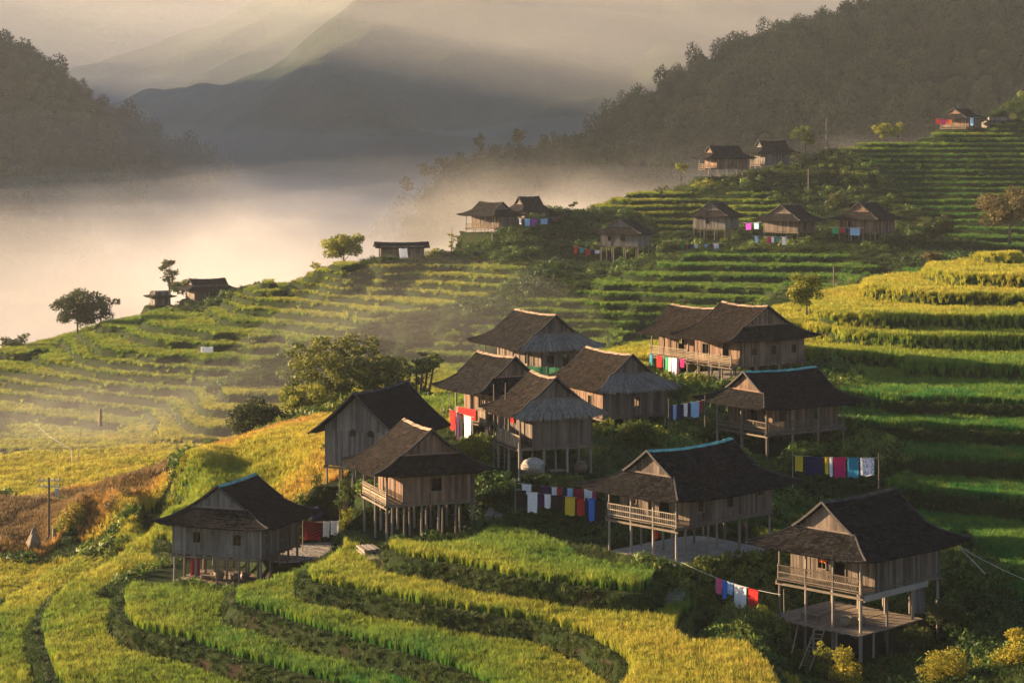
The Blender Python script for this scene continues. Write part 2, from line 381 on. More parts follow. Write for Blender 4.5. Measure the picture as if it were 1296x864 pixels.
# ------------------------------------------------------------ stilt houses
def unit(a): return Vector((math.cos(a), math.sin(a), 0))
def solve_len(F, dx, dy, px):
    u = (px-648)/FPX; return (u*F.y-F.x)/(dx-u*dy)
def plank_wall(mb, tf, L, z0, z1, holes, pw=.24, th=.04):
    """vertical planks along local x 0..L facing -y, with rectangular holes (x0,x1,z0,z1)"""
    x = 0.0
    while x < L-.02:
        wd = min(pw*random.uniform(.75, 1.2), L-x); nx = x+wd
        for hx0, hx1, _, _ in holes:
            for e in (hx0, hx1):
                if x+.03 < e < nx: nx = e
        xm = (x+nx)/2; off = random.uniform(-.018, .012); tone = random.random()
        spans = [(z0+random.uniform(-.04, .04), z1)]
        for hx0, hx1, a, b in holes:
            if hx0 < xm < hx1:
                spans = [(spans[0][0], a), (b, z1)] if b < z1-.02 else [(spans[0][0], a)]
        for a, b in spans:
            if b-a > .02: mb.box(x+.004, nx-.004, off, off+th, a, b, tone, tf)
        x = nx

def roof_fns(hx, hy, ze, zr, tb, gx, curve, lift, sag=.12, wob=0.0):
    def prof(t): return ze+(zr-ze)*(t*(1-curve)+curve*t*t)
    def ext(t): return hx+(gx-hx)*np.minimum(t/max(tb, 1e-3), 1)
    def up(s, t): return lift*np.abs(s)**5*np.clip(1-t/.35, 0, 1)**2
    def main(side):
        def f(s, t):
            e = ext(t)+np.where(t > tb, .28, 0)
            return np.stack([s*e, side*hy*(1-t)+0*s, prof(t)+up(s, t)-sag*(1-s*s)*t+wob*np.sin(s*3.1*side+t*4+hx*5)*(1-s**4)*(1-t)], -1)
        return f
    def end(side):
        def f(s, t):
            return np.stack([side*(ext(t))+0*s, s*hy*(1-t), prof(t)+up(s, t)], -1)
        return f
    return prof, main, end

def surf_norm(f, s, t, flip):
    e = 1e-3; a = f(s+e, t)-f(s-e, t); b = f(s, t+e)-f(s, t-e)
    n = np.cross(a, b); n /= np.linalg.norm(n, axis=-1, keepdims=True)+1e-9
    return -n if flip else n
def shingles(mb, f, t0, t1, slope_len, width, row, sw, flip, lift=.05, rag=.16, tonef=None):
    n = max(2, int(slope_len/row))
    for i in range(n):
        a = t0+(t1-t0)*i/n; b = min(t1, t0+(t1-t0)*(i+1.35)/n); mid = f(np.array([-1., 1.]), np.array([a, a]))
        w_ = np.linalg.norm(mid[1]-mid[0]); k = max(2, int(w_/sw))
        ed = np.linspace(-1, 1, k+1); ed[1:-1] += rng.uniform(-.3, .3, k-1)*(2/k)
        s0, s1 = ed[:-1], ed[1:]; ja = a+rng.uniform(-rag, rag*.3, k)*(t1-t0)/n*2
        if i > 0: ja = np.maximum(ja, t0)
        else: ja = np.full(k, a)+rng.uniform(-.35, .1, k)*(t1-t0)/n
        N = surf_norm(f, (s0+s1)/2, np.full(k, (a+b)/2), flip)
        lf = lift*rng.uniform(.6, 1.5, k)[:, None]
        p0 = f(s0, ja)+N*lf; p1 = f(s1, ja)+N*lf; p2 = f(s1, np.full(k, b))+N*.004; p3 = f(s0, np.full(k, b))+N*.004
        q0 = p0-N*(lf+.03); q1 = p1-N*(lf+.03)
        tn = rng.random(k)**1.3*.9; tn[rng.random(k) < .04] = 1.5
        mb.addq(np.stack([p0, p1, p2, p3], 1), tn); mb.addq(np.stack([q0, q1, p1, p0], 1), tn*.6)
def undersurf(mb, f, t0, t1, flip, ns=12, ntt=8):
    for off in (.0, -.07):
        s, t = np.meshgrid(np.linspace(-1, 1, ns+1), np.linspace(t0, t1, ntt+1)); p = f(s, t)+surf_norm(f, s, t, flip)*off
        q = np.stack([p[:-1, :-1], p[:-1, 1:], p[1:, 1:], p[1:, :-1]], 2).reshape(-1, 4, 3)
        mb.addq(q, np.full(len(q), .15))
    s = np.linspace(-1, 1, ns+1); tt = np.full(ns+1, t0); p = f(s, tt); q = p+surf_norm(f, s, tt, flip)*-.07
    qq = np.stack([q[:-1], q[1:], p[1:], p[:-1]], 1); mb.addq(qq, np.full(len(qq), .3))
def thatch_skirt(mb, f, t0, t1, flip, width):
    """thick straw skirt: many narrow strips, ragged at the eave"""
    for layer in range(4):
        a = t0+(t1-t0)*layer*.22; k = int(width/.07)
        s0 = np.linspace(-1.02, 1.0, k)+rng.uniform(-.01, .01, k); s1 = s0+2.6/k
        a_ = a-rng.uniform(.0, .14 if layer == 0 else .09, k)*(t1-t0)*1.4; b_ = np.minimum(t1, a+(t1-t0)*(.5 if layer < 3 else .9))+0*a_
        tm = (a_+b_)/2; sm_ = np.clip((s0+s1)/2, -1, 1); h = .16-.02*layer
        N = surf_norm(f, sm_, np.maximum(tm, t0), flip)
        z = np.clip(s0, -1, 1)
        def g(s, t):
            tc = np.maximum(t, t0-.02); p = f(np.clip(s, -1, 1), tc); p[..., 2] -= np.maximum(tc-t, 0)*0+np.maximum(t0-t, 0)*2.2; return p
        p0 = g(s0, a_)+N*(h*.3); p1 = g(s1, a_)+N*(h*.3); m0 = g(s0, tm)+N*h; m1 = g(s1, tm)+N*h; p2 = g(s1, b_)+N*(.03); p3 = g(s0, b_)+N*(.03)
        tn = rng.random(k)
        mb.addq(np.stack([p0, p1, m1, m0], 1), tn); mb.addq(np.stack([m0, m1, p2, p3], 1), tn)

HOUSES = {}
def house(key, label, F, d, phi_deg, lpx=None, rpx=None, A=None, B=None, gable='L', fl=None, wall_h=2.25, ridge=4.6, eave=1.9, over=1.15,
          ovx=None, tb=.55, inset=.42, curve=.32, lift=.22, bal=(0, 0), rail_style='bars', posts=(4, 4), thatch=False, ridge_mat='ridge_pale', wall='wood', shingle='shingle',
          wl=(), wr=(), door_l=None, door_r=None, lod=0, group=None, open_under=True, full_gable=False, rail_mat='bamboo', post_r=.085, deck_z=None, name='stilt_house', cat='house', wall_l=None, thatch_sides=(1,)):
    """F: pixel of the front corner of the floor.  Local x runs along the right-hand wall direction (angle phi), local y to the left and away.
    bal=(left, right): depth of the balcony behind the left (x=0) / right (y=0) floor edge.  wl / wr: windows (centre fraction, width, z0, z1)."""
    ph = R(phi_deg); Fw = P(F[0], F[1], d); ex, ey = unit(ph), unit(ph+math.pi/2)
    if A is None: A = solve_len(Fw, ex.x, ex.y, rpx)
    if B is None: B = solve_len(Fw, ey.x, ey.y, lpx)
    fz = Fw.z; ctr = Fw+ex*A/2+ey*B/2
    base = min(gz(ctr.x, ctr.y), fz-.35)
    root = empty(name, (ctr.x, ctr.y, base), ph, label, cat, group)
    H = fz-base                                            # floor height over the empty
    X0, X1, Y0, Y1 = -A/2, A/2, -B/2, B/2
    HOUSES[key] = dict(root=root, A=A, B=B, H=H, ex=ex, ey=ey, F=Fw, ctr=ctr, fz=fz)
    def W(x, y, z=0): return Vector((ctr.x, ctr.y, base))+ex*x+ey*y+Vector((0, 0, z))
    HOUSES[key]['W'] = W
    wood = M[wall]; pw = (.22, .34)[lod]
    # floor deck with edge beams and joists
    mb = MB()
    nb = int(A/.25)
    for i in range(nb):
        x = X0+A*i/nb; mb.box(x+.01, x+A/nb-.01, Y0, Y1, H-.05, H+random.uniform(-.005, .005), random.random())
    mb.build('floor_deck', M['beam'], root)
    mb = MB()
    for y in (Y0+.06, Y1-.06): mb.bar((X0-.12, y, H-.13), (X1+.12, y, H-.13), .11, .15, random.random())
    for x in (X0+.06, X1-.06): mb.bar((x, Y0-.12, H-.27), (x, Y1+.12, H-.27), .11, .13, random.random())
    if not lod:
        for i in range(1, 5): x = X0+A*i/5; mb.bar((x, Y0, H-.24), (x, Y1, H-.24), .09, .12, random.random())
    mb.build('floor_beam', M['beam'], root)
    # walls; recessed behind balconies
    bl, br = bal; wx0 = X0+bl; wy0 = Y0+br; wh = H+wall_h
    walls = [
      ('r', lambda p: Vector((wx0+p.x, wy0+p.y, p.z)), X1-wx0),
      ('l', lambda p: Vector((wx0+p.y, Y1-p.x, p.z)), Y1-wy0),
      ('b', lambda p: Vector((X1-p.x, Y1-p.y, p.z)), X1-wx0),
      ('x', lambda p: Vector((X1-p.y, wy0+p.x, p.z)), Y1-wy0)]
    for side, tf, L in walls:
        holes = []; wins = {'r': wr, 'l': wl}.get(side, ((.5, .6, .8, 1.5),) if not lod else ())
        for c, ww, a, b in wins:
            cc = c*L if side != 'l' else (1-c)*L
            holes.append((cc-ww/2, cc+ww/2, H+a, H+b))
        dd = {'r': door_r, 'l': door_l}.get(side)
        if dd is not None:
            cc = dd*L if side != 'l' else (1-dd)*L; holes.append((cc-.45, cc+.45, H, H+1.85))
        mb = MB(); plank_wall(mb, tf, L, H-.14 if not ((side == 'l' and bl) or (side == 'r' and br)) else H, wh, holes, pw)
        if not lod:
            mb.box(-.02, L+.02, -.035, -.005, H+.02, H+.1, .4, tf)
            mb.box(-.02, L+.02, .05, .12, wh-.12, wh, .2, tf)
        wo = mb.build('wall', M[wall_l] if (side == 'l' and wall_l) else wood, root)  # a separate left wall material puts sunlight into the plank colour
        for h in holes:
            mb = MB(); f_ = .07
            mb.box(h[0]-f_, h[0], -.05, .05, h[2], h[3]+f_, .8, tf); mb.box(h[1], h[1]+f_, -.05, .05, h[2], h[3]+f_, .8, tf)
            mb.box(h[0], h[1], -.05, .05, h[3], h[3]+f_, .7, tf)
            isd = h[2] <= H+.01
            if not isd: mb.box(h[0]-f_, h[1]+f_, -.07, .05, h[2]-f_, h[2], .9, tf)
            if not isd and not lod: m_ = (h[0]+h[1])/2; mb.box(m_-.02, m_+.02, .0, .04, h[2], h[3], .3, tf)
            mb.build('door_frame' if isd else 'window', M['beam'], wo)
        if lod == 0 and side in 'rl':   # dark room partition a little behind the openings
            pass
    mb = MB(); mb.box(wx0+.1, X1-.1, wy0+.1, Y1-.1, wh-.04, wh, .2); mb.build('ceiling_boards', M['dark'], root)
    # roof: ridge along x when the gable faces left, else along y
    if gable == 'L': a_, b_, rot = A, B, (lambda p: p)
    else: a_, b_, rot = B, A, None
    ovx = over if ovx is None else ovx
    hx, hy = a_/2+ovx, b_/2+over; ze, zr = H+eave, H+ridge; gxx = hx-(hx*inset if not full_gable else .0)
    tb_ = tb if not full_gable else 0.0
    sag = random.uniform(.08, .22)
    prof, main, end = roof_fns(hx, hy, ze, zr, tb_, gxx, curve, lift if not full_gable else .05, sag, random.uniform(.02, .06))
    def wrap(f):
        if rot: return f
        def g(s, t): p = f(s, t); return np.stack([-p[..., 1], p[..., 0], p[..., 2]], -1)
        return g
    row, sw = ((.2, .2), (.36, .4))[lod]; sl_ = math.hypot(hy, zr-ze)
    mb = MB()
    for side in (-1, 1):
        f = wrap(main(side)); flip = side > 0
        undersurf(mb, f, 0, 1, flip)
        if tb_ > 0:
            shingles(mb, f, 0, tb_, sl_*tb_, 2*hx, row, sw, flip); shingles(mb, f, tb_, 1, sl_*(1-tb_), 2*gxx, row, sw, flip)
        else: shingles(mb, f, 0, 1, sl_, 2*hx, row, sw, flip)
    ro = mb.build('roof', M[shingle], root)
    if tb_ > 0:
        for side in (-1, 1):
            f = wrap(end(side)); flip = side < 0
            mb = MB(); undersurf(mb, f, 0, tb_, flip)
            vis = (side == -1)
            if thatch and vis: thatch_skirt(mb, f, 0, tb_, flip, 2*hy)
            else: shingles(mb, f, 0, tb_, math.hypot(hx-gxx, prof(tb_)-ze), 2*hy, row, sw, flip)
            mb.build('skirt_roof', M['thatch'] if (thatch and vis) else M[shingle], root)
    def rp(x, y, z): return Vector((x, y, z)) if rot else Vector((-y, x, z))
    # gable boards
    for side in (-1, 1):
        gx_ = side*(gxx-.05) if tb_ > 0 else side*(a_/2-(0 if side > 0 else 0)); zb = prof(tb_) if tb_ > 0 else wh-.05
        mb = MB(); yb = hy*(1-tb_) if tb_ > 0 else b_/2; y = -yb
        while y < yb-.02:
            ny = min(y+pw, yb); ym = (y+ny)/2; zt = prof(1-abs(ym)/hy)-.1
            if zt-zb > .04:
                c0, c1 = rp(gx_, y+.005, zb-.05), rp(gx_-side*.04, ny-.005, zt)
                mb.box(min(c0.x, c1.x), max(c0.x, c1.x), min(c0.y, c1.y), max(c0.y, c1.y), c0.z, c1.z, random.random())
            y = ny
        if tb_ > 0:
            mb.bar(rp(gx_+side*.06, -yb*.98, zb+.03), rp(gx_+side*.06, yb*.98, zb+.03), .07, .09, .9)
        mb.build('gable_boards', wood, root)
        # barge boards along the verge
        if not lod or True:
            mb = MB(); xe = side*(gxx+.27)
            for sg in (-1, 1):
                pts = [rp(xe, sg*hy*(1-t), prof(t)+.02) for t in np.linspace(tb_ if tb_ > 0 else 0, 1, 5)]
                for p, q in zip(pts[:-1], pts[1:]): mb.bar(p, q, .05, .13, .7)
            mb.build('verge_board', M['ridge_dark' if ridge_mat != 'ridge_teal' else 'ridge_dark'], ro)
    # ridge cap and hip caps
    mb = MB(); n_ = max(6, int(2*gxx/.35))
    for i in range(n_):
        xa = -gxx-.28+(2*gxx+.56)*i/n_; xb = xa+(2*gxx+.56)/n_+.03; zz = zr+.03+random.uniform(-.02, .03)-sag*(1-min(1, abs(xa+xb)/2/(gxx+.28))**2)
        for sg in (-1, 1):
            A0, A1 = rp(xa, 0, zz+.05), rp(xb, 0, zz+.05); B0, B1 = rp(xa, sg*.17, zz-.06), rp(xb, sg*.17, zz-.06)
            n = Vector((0, 0, -.03)); mb.add([A0, A1, B1, B0, A0+n, A1+n, B1+n, B0+n], [(0,1,2,3),(7,6,5,4),(0,3,7,4),(1,5,6,2),(3,2,6,7)], random.random())
    mb.build('ridge_cap', M[ridge_mat], ro)
    if tb_ > 0:
        for sx in (-1, 1):
            for sy in (-1, 1):
                pts = []
                for t in np.linspace(0, tb_, 7):
                    p = main(sy)(np.array([float(sx)]), np.array([t*.999]))[0]; pts.append(rp(p[0], p[1], p[2]+.05))
                mb = MB(); mb.tube(pts, .06, 5, .5); mb.build('hip_cap', M['ridge_dark'], ro)
    # posts
    nx_, ny_ = posts
    for i in range(nx_):
        for j in range(ny_):
            if lod and 0 < i < nx_-1 and 0 < j < ny_-1: continue
            x = X0+.12+(A-.24)*i/(nx_-1); y = Y0+.12+(B-.24)*j/(ny_-1); wp = W(x, y)
            g = gz(wp.x, wp.y)-base-.3; top = H-.2
            if (bl and i == 0) or (br and j == 0): top = ze+.1 if abs(x) < hx-.2 else H+1
            jx, jy = random.uniform(-.05, .05), random.uniform(-.05, .05)
            r = post_r*random.uniform(.85, 1.15)
            mb = MB(); mb.tube([(x+jx, y+jy, g), (x+jx*.3, y+jy*.3, (g+H)/2), (x, y, top)], [r*1.1, r, r*.9], (7, 5)[lod], random.random())
            mb.build('post', M['post'], root)
    # balconies
    def railing(p, q, side):
        mb = MB(); L = (q-p).length; hgt = .82; n = max(2, int(L/1.5)); dirv = (q-p)/L
        for i in range(n+1): c = p+dirv*L*i/n; mb.bar(c-Vector((0,0,.1)), c+Vector((0,0,hgt+.05)), .07, .07, random.random(), up=(1,0,0))
        for z in ((.1, .42, hgt) if rail_style != 'boards' else (hgt,)): mb.bar(p+Vector((0,0,z)), q+Vector((0,0,z+random.uniform(-.03,.03))), .05, .06, random.random())
        if rail_style == 'bars':
            k = int(L/.16)
            for i in range(k): c = p+dirv*(L*(i+.5)/k); mb.bar(c+Vector((0,0,.08)), c+Vector((0,0,hgt-.02)), .025, .03, random.random(), up=(1,0,0))
        elif rail_style == 'boards':
            k = int(L/.2)
            for i in range(k): c0 = p+dirv*(L*i/k+.01); c1 = p+dirv*(L*(i+1)/k-.01); mb.bar((c0+c1)/2+Vector((0,0,-.1)), (c0+c1)/2+Vector((0,0,hgt-.03)), (c1-c0).length, .025, random.random(), up=tuple(dirv.cross(Vector((0,0,1)))))
        elif rail_style == 'lattice':
            k = int(L/.13)
            for i in range(k):
                for sg in (-1, 1):
                    c = p+dirv*(L*(i+.5)/k); e = dirv*.33*sg
                    if 0 < (c+e-p).dot(dirv) < L: mb.bar(c+Vector((0,0,.1)), c+e+Vector((0,0,hgt-.03)), .02, .02, random.random(), up=(1,0,0))
        elif rail_style == 'rails':
            for z in (.22, .34, .56, .68): mb.bar(p+Vector((0,0,z)), q+Vector((0,0,z+random.uniform(-.02,.02))), .03, .07, random.random())
        return mb
    if bl: railing(Vector((X0+.06, Y0+.06, H)), Vector((X0+.06, Y1-.06, H)), 'l').build('balcony_railing', M[rail_mat], root)
    if br: railing(Vector((X0+.06, Y0+.06, H)), Vector((X1-.06, Y0+.06, H)), 'r').build('balcony_railing', M[rail_mat], root)
    return root

hs = []
def yard(key, grow=.3, dz=0.0, soft=1.5, z=None, A=None, B=None):
    pass
G1 = 'stilt houses of the village'
def pad(F, d, phi, lpx, rpx, zpy, dd=None, grow=.6, soft=1.6, A=None, B=None):
    """level the ground under a house to the height seen at row zpy below its front corner"""
    ph = R(phi); Fw = P(F[0], F[1], d); ex, ey = unit(ph), unit(ph+math.pi/2)
    if A is None: A = solve_len(Fw, ex.x, ex.y, rpx)
    if B is None: B = solve_len(Fw, ey.x, ey.y, lpx)
    c = Fw+ex*A/2+ey*B/2; z = (HY-zpy)/FPX*d
    flatten(c.x, c.y, z, A/2+grow, B/2+grow, ph, soft)
def hs_(key, label, padpy, **k):
    kw = {a: b for a, b in k.items() if a in ('A', 'B')}
    if padpy: pad(k['F'], k['d'], k['phi_deg'], k.get('lpx'), k.get('rpx'), padpy, grow=2.8 if key == 'A' else .6, **kw)
    return lambda: house(key, label, **k)
todo = [
 hs_('H5', 'dark shingled stilt house at lower right, open deck and ladder beneath its latticed balcony', 838, F=(1090,752), d=115, phi_deg=44, lpx=983, rpx=1190, gable='L', bal=(1.3,0), rail_style='lattice', rail_mat='beam', ridge_mat='ridge_dark', posts=(4,4), door_l=.42, wl=((.62,.55,.75,1.45),), ridge=4.75, eave=1.95, over=1.25, tb=.5, inset=.36, wall_h=2.3, wall='wood'),
 hs_('B', 'stilt house with teal ridge and long bamboo balcony above a pale earth slab', 717, F=(856,668), d=127, phi_deg=43, lpx=768, rpx=977, gable='L', bal=(1.2,0), rail_style='bars', rail_mat='post', ridge_mat='ridge_teal', posts=(4,4), door_l=.35, wl=((.8,.5,.8,1.5),), wr=((.13,.5,.75,1.4),(.48,.6,.7,1.45),(.86,.5,1.1,1.5)), ridge=4.4, eave=1.75, over=1.35, tb=.52, inset=.36),
 hs_('A', 'grey plank stilt house with pale-edged dark roof, nearest at lower left', 744, F=(331,706), d=140, phi_deg=70, lpx=218, rpx=379, gable='L', ridge_mat='ridge_teal', posts=(5,5), wl=((.27,.6,.75,1.45),(.72,.6,.75,1.5)), wr=((.12,.5,.8,1.4),(.5,.5,.8,1.4)), ridge=4.7, eave=2.0, over=1.0, tb=.5, inset=.34, wall='wood_grey'),
 hs_('C', 'stilt house with bright teal ridge and balcony on two sides, below the double house', 584, F=(970,549), d=159, phi_deg=32, lpx=905, rpx=1070, gable='L', bal=(1.3,.9), rail_style='bars', rail_mat='beam', ridge_mat='ridge_teal', posts=(4,3), door_l=.4, wr=((.15,.6,.7,1.4),(.65,.5,.7,1.6)), ridge=4.5, eave=1.95, over=1.25, tb=.5, inset=.34, wall='wood_brown'),
 hs_('D', 'large brown stilt house with pale ridge at the top of the village', 489, F=(925,463), d=188, phi_deg=35, lpx=868, rpx=1018, gable='R', bal=(1.1,0), rail_style='rails', ridge_mat='ridge_pale', posts=(4,5), door_l=.3, wl=((.75,.9,.7,1.6),), wr=((.22,.6,.8,1.5),(.52,.6,.75,1.6),(.83,.5,.8,1.6)), ridge=5.3, eave=2.2, over=1.1, wall_h=2.5, tb=.5, inset=.3, wall='wood_brown', shingle='shingle_brown'),
 hs_('D2', 'brown stilt house joined to the left side of the largest house, laundry under its balcony', 485, F=(871,454), d=196.3, phi_deg=35, lpx=823, A=6.2, gable='R', bal=(1.1,0), rail_style='rails', ridge_mat='ridge_pale', posts=(3,4), door_l=.4, ridge=4.7, eave=2.0, over=1.2, ovx=.9, tb=.5, inset=.2, wall='wood_brown', shingle='shingle_brown'),
 hs_('E', 'weathered grey house with straw skirt roof and orange lit left wall', 548, F=(763,528), d=166, phi_deg=27, lpx=700, rpx=844, gable='R', ridge_mat='ridge_pale', posts=(4,4), thatch=True, wl=((.25,.55,.6,1.55),(.62,.55,.6,1.55)), wr=((.52,.6,.75,1.5),), ridge=4.9, eave=2.1, over=.9, ovx=.9, wall_h=2.5, tb=.52, inset=.3, wall='wood', wall_l='wood_brown', shingle='shingle_brown', post_r=.07),  # browner left planks carry the orange of the sun
 hs_('F', 'stilt house with ragged straw skirt roof and a big round bundle beneath', 604, F=(657,567), d=145, phi_deg=20, lpx=628, rpx=750, gable='R', bal=(1.0,0), rail_style='boards', ridge_mat='ridge_pale', posts=(4,3), thatch=True, ridge=4.9, eave=2.15, over=.85, wall_h=2.5, tb=.52, inset=.3, wall='wood', shingle='shingle_brown'),
 hs_('G', 'dark stilt house with pale ridge behind green netting, rear of the village cluster', 488, F=(667,473), d=180, phi_deg=27, lpx=612, rpx=745, gable='R', bal=(1.4,0), rail_style='boards', ridge_mat='ridge_pale', posts=(4,4), thatch=True, door_l=.3, wr=((.2,.7,.7,1.5),(.52,.7,.5,1.5)), ridge=5.0, eave=2.1, over=1.2, ovx=1.0, wall_h=2.4, tb=.5, inset=.3, wall='wood'),
 hs_('H', 'stilt house with pinkish boards and a red cloth on its small balcony', 560, F=(614,535), d=159, phi_deg=33, lpx=575, A=5.0, gable='R', bal=(.9,0), rail_style='boards', ridge_mat='ridge_pale', posts=(4,3), wl=((.45,.6,.9,1.7),), ridge=5.0, eave=2.3, over=1.3, wall_h=2.5, tb=.5, inset=.3, wall='wood_brown'),
 hs_('I', 'tall dark stilt house with a full boarded gable and two arched vents', 622, F=(497,592), d=150, phi_deg=66, lpx=411, A=7.0, gable='L', ridge_mat='ridge_dark', posts=(4,6), full_gable=True, ridge=5.4, eave=2.2, over=1.0, ovx=.5, wall_h=2.5, wall='wood_grey', curve=.2),
 hs_('J', 'stilt house with rosy plank front, one dark window and a sunlit side balcony', 690, F=(488,639), d=137, phi_deg=21, lpx=458, rpx=601, gable='R', bal=(1.2,0), rail_style='rails', ridge_mat='ridge_pale', posts=(6,3), wr=((.46,.75,.75,1.6),), ridge=4.9, eave=2.0, over=1.1, tb=.5, inset=.28, wall='wood_brown', shingle='shingle_brown'),
]
G2 = 'small stilt houses on the far hillside'
far = [
 hs_('M', 'lone pale plank house on thin tall stilts beside a short washing line', 334, F=(808,311), d=350, phi_deg=62, lpx=760, B=None, A=4.5, gable='L', wl=((.4,.8,.7,1.6),(.75,.8,.7,1.6)), ridge=4.6, eave=1.9, ridge_mat='ridge_dark', posts=(3,4), lod=1, group=G2, wall='wood_grey', inset=.36),
 hs_('N', 'far plank house on tall stilts, leftmost of the row of three', 305, F=(918,289), d=365, phi_deg=55, lpx=877, rpx=935, gable='L', wl=((.55,.7,.7,1.7),), ridge=4.6, eave=2.0, ridge_mat='ridge_dark', posts=(3,4), lod=1, group=G2, wall='wood_grey'),
 hs_('O', 'low wide dark house in the middle of the far row of three', 304, F=(1010,293), d=352, phi_deg=48, lpx=966, rpx=1032, gable='L', ridge=4.5, eave=1.7, over=1.5, ridge_mat='ridge_dark', posts=(3,4), lod=1, group=G2, wall='wood', door_r=.4),
 hs_('P', 'far house with purple brown walls, rightmost of the row of three', 306, F=(1108,293), d=350, phi_deg=50, lpx=1061, rpx=1133, gable='L', wl=((.7,.6,.7,1.6),), ridge=4.9, eave=1.9, ridge_mat='ridge_dark', posts=(3,4), lod=1, group=G2, wall='wood_brown'),
 hs_('Q', 'left house of the hilltop pair, with an open porch facing the mist', 224, F=(899,213), d=415, phi_deg=22, lpx=884, rpx=948, gable='L', bal=(1.5,0), ridge=4.6, eave=1.9, ridge_mat='ridge_dark', posts=(5,3), lod=1, group=G2, wall='wood_brown'),
 hs_('R', 'right house of the hilltop pair, next to the round topped tree', 214, F=(962,208), d=430, phi_deg=26, lpx=949, rpx=1004, gable='L', bal=(1.2,0), ridge=5.2, eave=2.2, ridge_mat='ridge_pale', posts=(4,3), lod=1, group=G2, wall='wood_grey'),
 hs_('S', 'small house with red and blue cloths on the highest terrace', 164, F=(1222,161), d=455, phi_deg=40, lpx=1190, rpx=1241, gable='L', bal=(1.2,0), ridge=4.3, eave=1.9, ridge_mat='ridge_dark', posts=(3,3), lod=1, group=G2, wall='wood_brown'),
 hs_('L', 'long house with open porch standing out against the bright mist', 296, F=(626,290), d=376, phi_deg=40, lpx=589, rpx=655, gable='R', bal=(1.4,0), ridge=4.9, eave=2.3, ridge_mat='ridge_dark', posts=(4,4), lod=1, group=G2, wall='wood'),
 hs_('L2', 'taller roofed house adjoining the long house against the mist', 292, F=(664,283), d=384, phi_deg=28, B=5.0, rpx=690, gable='L', ridge=5.0, eave=2.3, ridge_mat='ridge_dark', posts=(3,3), lod=1, group=G2, wall='wood'),
 hs_('K', 'low long roofed shed at the edge of the golden terraces', 329, F=(482,328), d=358, phi_deg=8, A=7.6, B=4.5, gable='L', ridge=2.9, eave=1.9, over=.7, ridge_mat='ridge_dark', posts=(3,2), lod=1, group=G2, wall='wood', tb=.0, full_gable=True, name='shed', cat='shed'),
 hs_('T', 'dark low house on the crest of the left hill by slim trees', 380, F=(246,377), d=368, phi_deg=25, A=6.2, B=5.0, gable='L', ridge=3.3, eave=1.3, over=1.7, ridge_mat='ridge_dark', posts=(3,2), lod=1, group=G2, wall='wood', inset=.36),
 hs_('U', 'tiny shed with a pale roof at the far right edge of the top terrace', 164, F=(1252,161), d=460, phi_deg=15, A=5.0, B=3.5, gable='L', ridge=2.0, eave=1.3, over=.5, ridge_mat='ridge_pale', posts=(2,2), lod=1, group=G2, wall='wood_grey', full_gable=True, tb=0.0, name='shed', cat='shed'),
 hs_('V', 'small pale hut among slim trees on the left crest', 387, F=(196,385), d=372, phi_deg=30, A=3.0, B=2.8, gable='L', ridge=2.3, eave=1.2, over=.8, ridge_mat='ridge_dark', posts=(2,2), lod=1, group=G2, wall='wood_grey', name='hut', cat='hut'),
]
pp = P(390,699,147); flatten(pp.x, pp.y, pp.z, 3.6, 3.2, R(25), .8)
# ------------------------------------------------------------ ground mesh and its material
def ground_mat():
    t = NT('hillside_ground'); geo = t.n('ShaderNodeNewGeometry'); sep = t.n('ShaderNodeSeparateXYZ'); t.l(geo.outputs['Normal'], sep.inputs[0])
    pos = geo.outputs['Position']
    n1 = t.noise(.35, 5, pos); n2 = t.noise(3.0, 4, pos); n3 = t.noise(14, 3, pos)
    grass = t.ramp(n2, [(.3, (.007, .014, .004)), (.55, (.016, .03, .007)), (.75, (.034, .05, .012))])
    soil = t.ramp(n3, [(.3, (.018, .012, .008)), (.7, (.05, .032, .02))])
    steep = t.ramp(sep.outputs[2], [(.55, (1, 1, 1)), (.85, (0, 0, 0))])
    patch = t.ramp(n1, [(.5, (0, 0, 0)), (.68, (1, 1, 1))])
    f = t.math('MULTIPLY', steep, patch)
    c = t.mix(grass, soil, f)
    tr = t.attr('tread'); c = t.mix(c, t.ramp(n2, [(.3, (.014, .022, .007)), (.7, (.04, .05, .014))]), t.math('MULTIPLY', tr, .75))
    t.base(c, .95, .05); t.bump(n3, .6, .12); return t.m
M['ground'] = ground_mat()
nv, nu = UG.shape
V = np.stack([XG, YG, TZ], -1).reshape(-1, 3)
idx = np.arange(nv*nu).reshape(nv, nu)
Fq = np.stack([idx[:-1, :-1], idx[:-1, 1:], idx[1:, 1:], idx[1:, :-1]], -1).reshape(-1, 4)
g = np_mesh('hillside', V, Fq, M['ground'], {'tread': TREAD.ravel()}, smooth=True); tag(g, kind='structure')
# valley floor: one sheet reaching the horizon
n = 90; xs = np.concatenate([-np.geomspace(9000, 500, 20), np.linspace(-480, 480, 30), np.geomspace(500, 9000, 20)])
ys = np.concatenate([[-9000, -3000, -800], np.linspace(-200, 900, 30), np.geomspace(950, 9000, 20)])
Xf, Yf = np.meshgrid(xs, ys); Zf = -108+(vnoise(Xf, Yf, 160, 9)-.5)*14
ii = np.arange(Xf.size).reshape(Xf.shape)
vf = np_mesh('valley_ground', np.stack([Xf, Yf, Zf], -1).reshape(-1, 3), np.stack([ii[:-1, :-1], ii[:-1, 1:], ii[1:, 1:], ii[1:, :-1]], -1).reshape(-1, 4), M['ground'], smooth=True); tag(vf, kind='structure')
for f in todo: f()
for f in far: f()
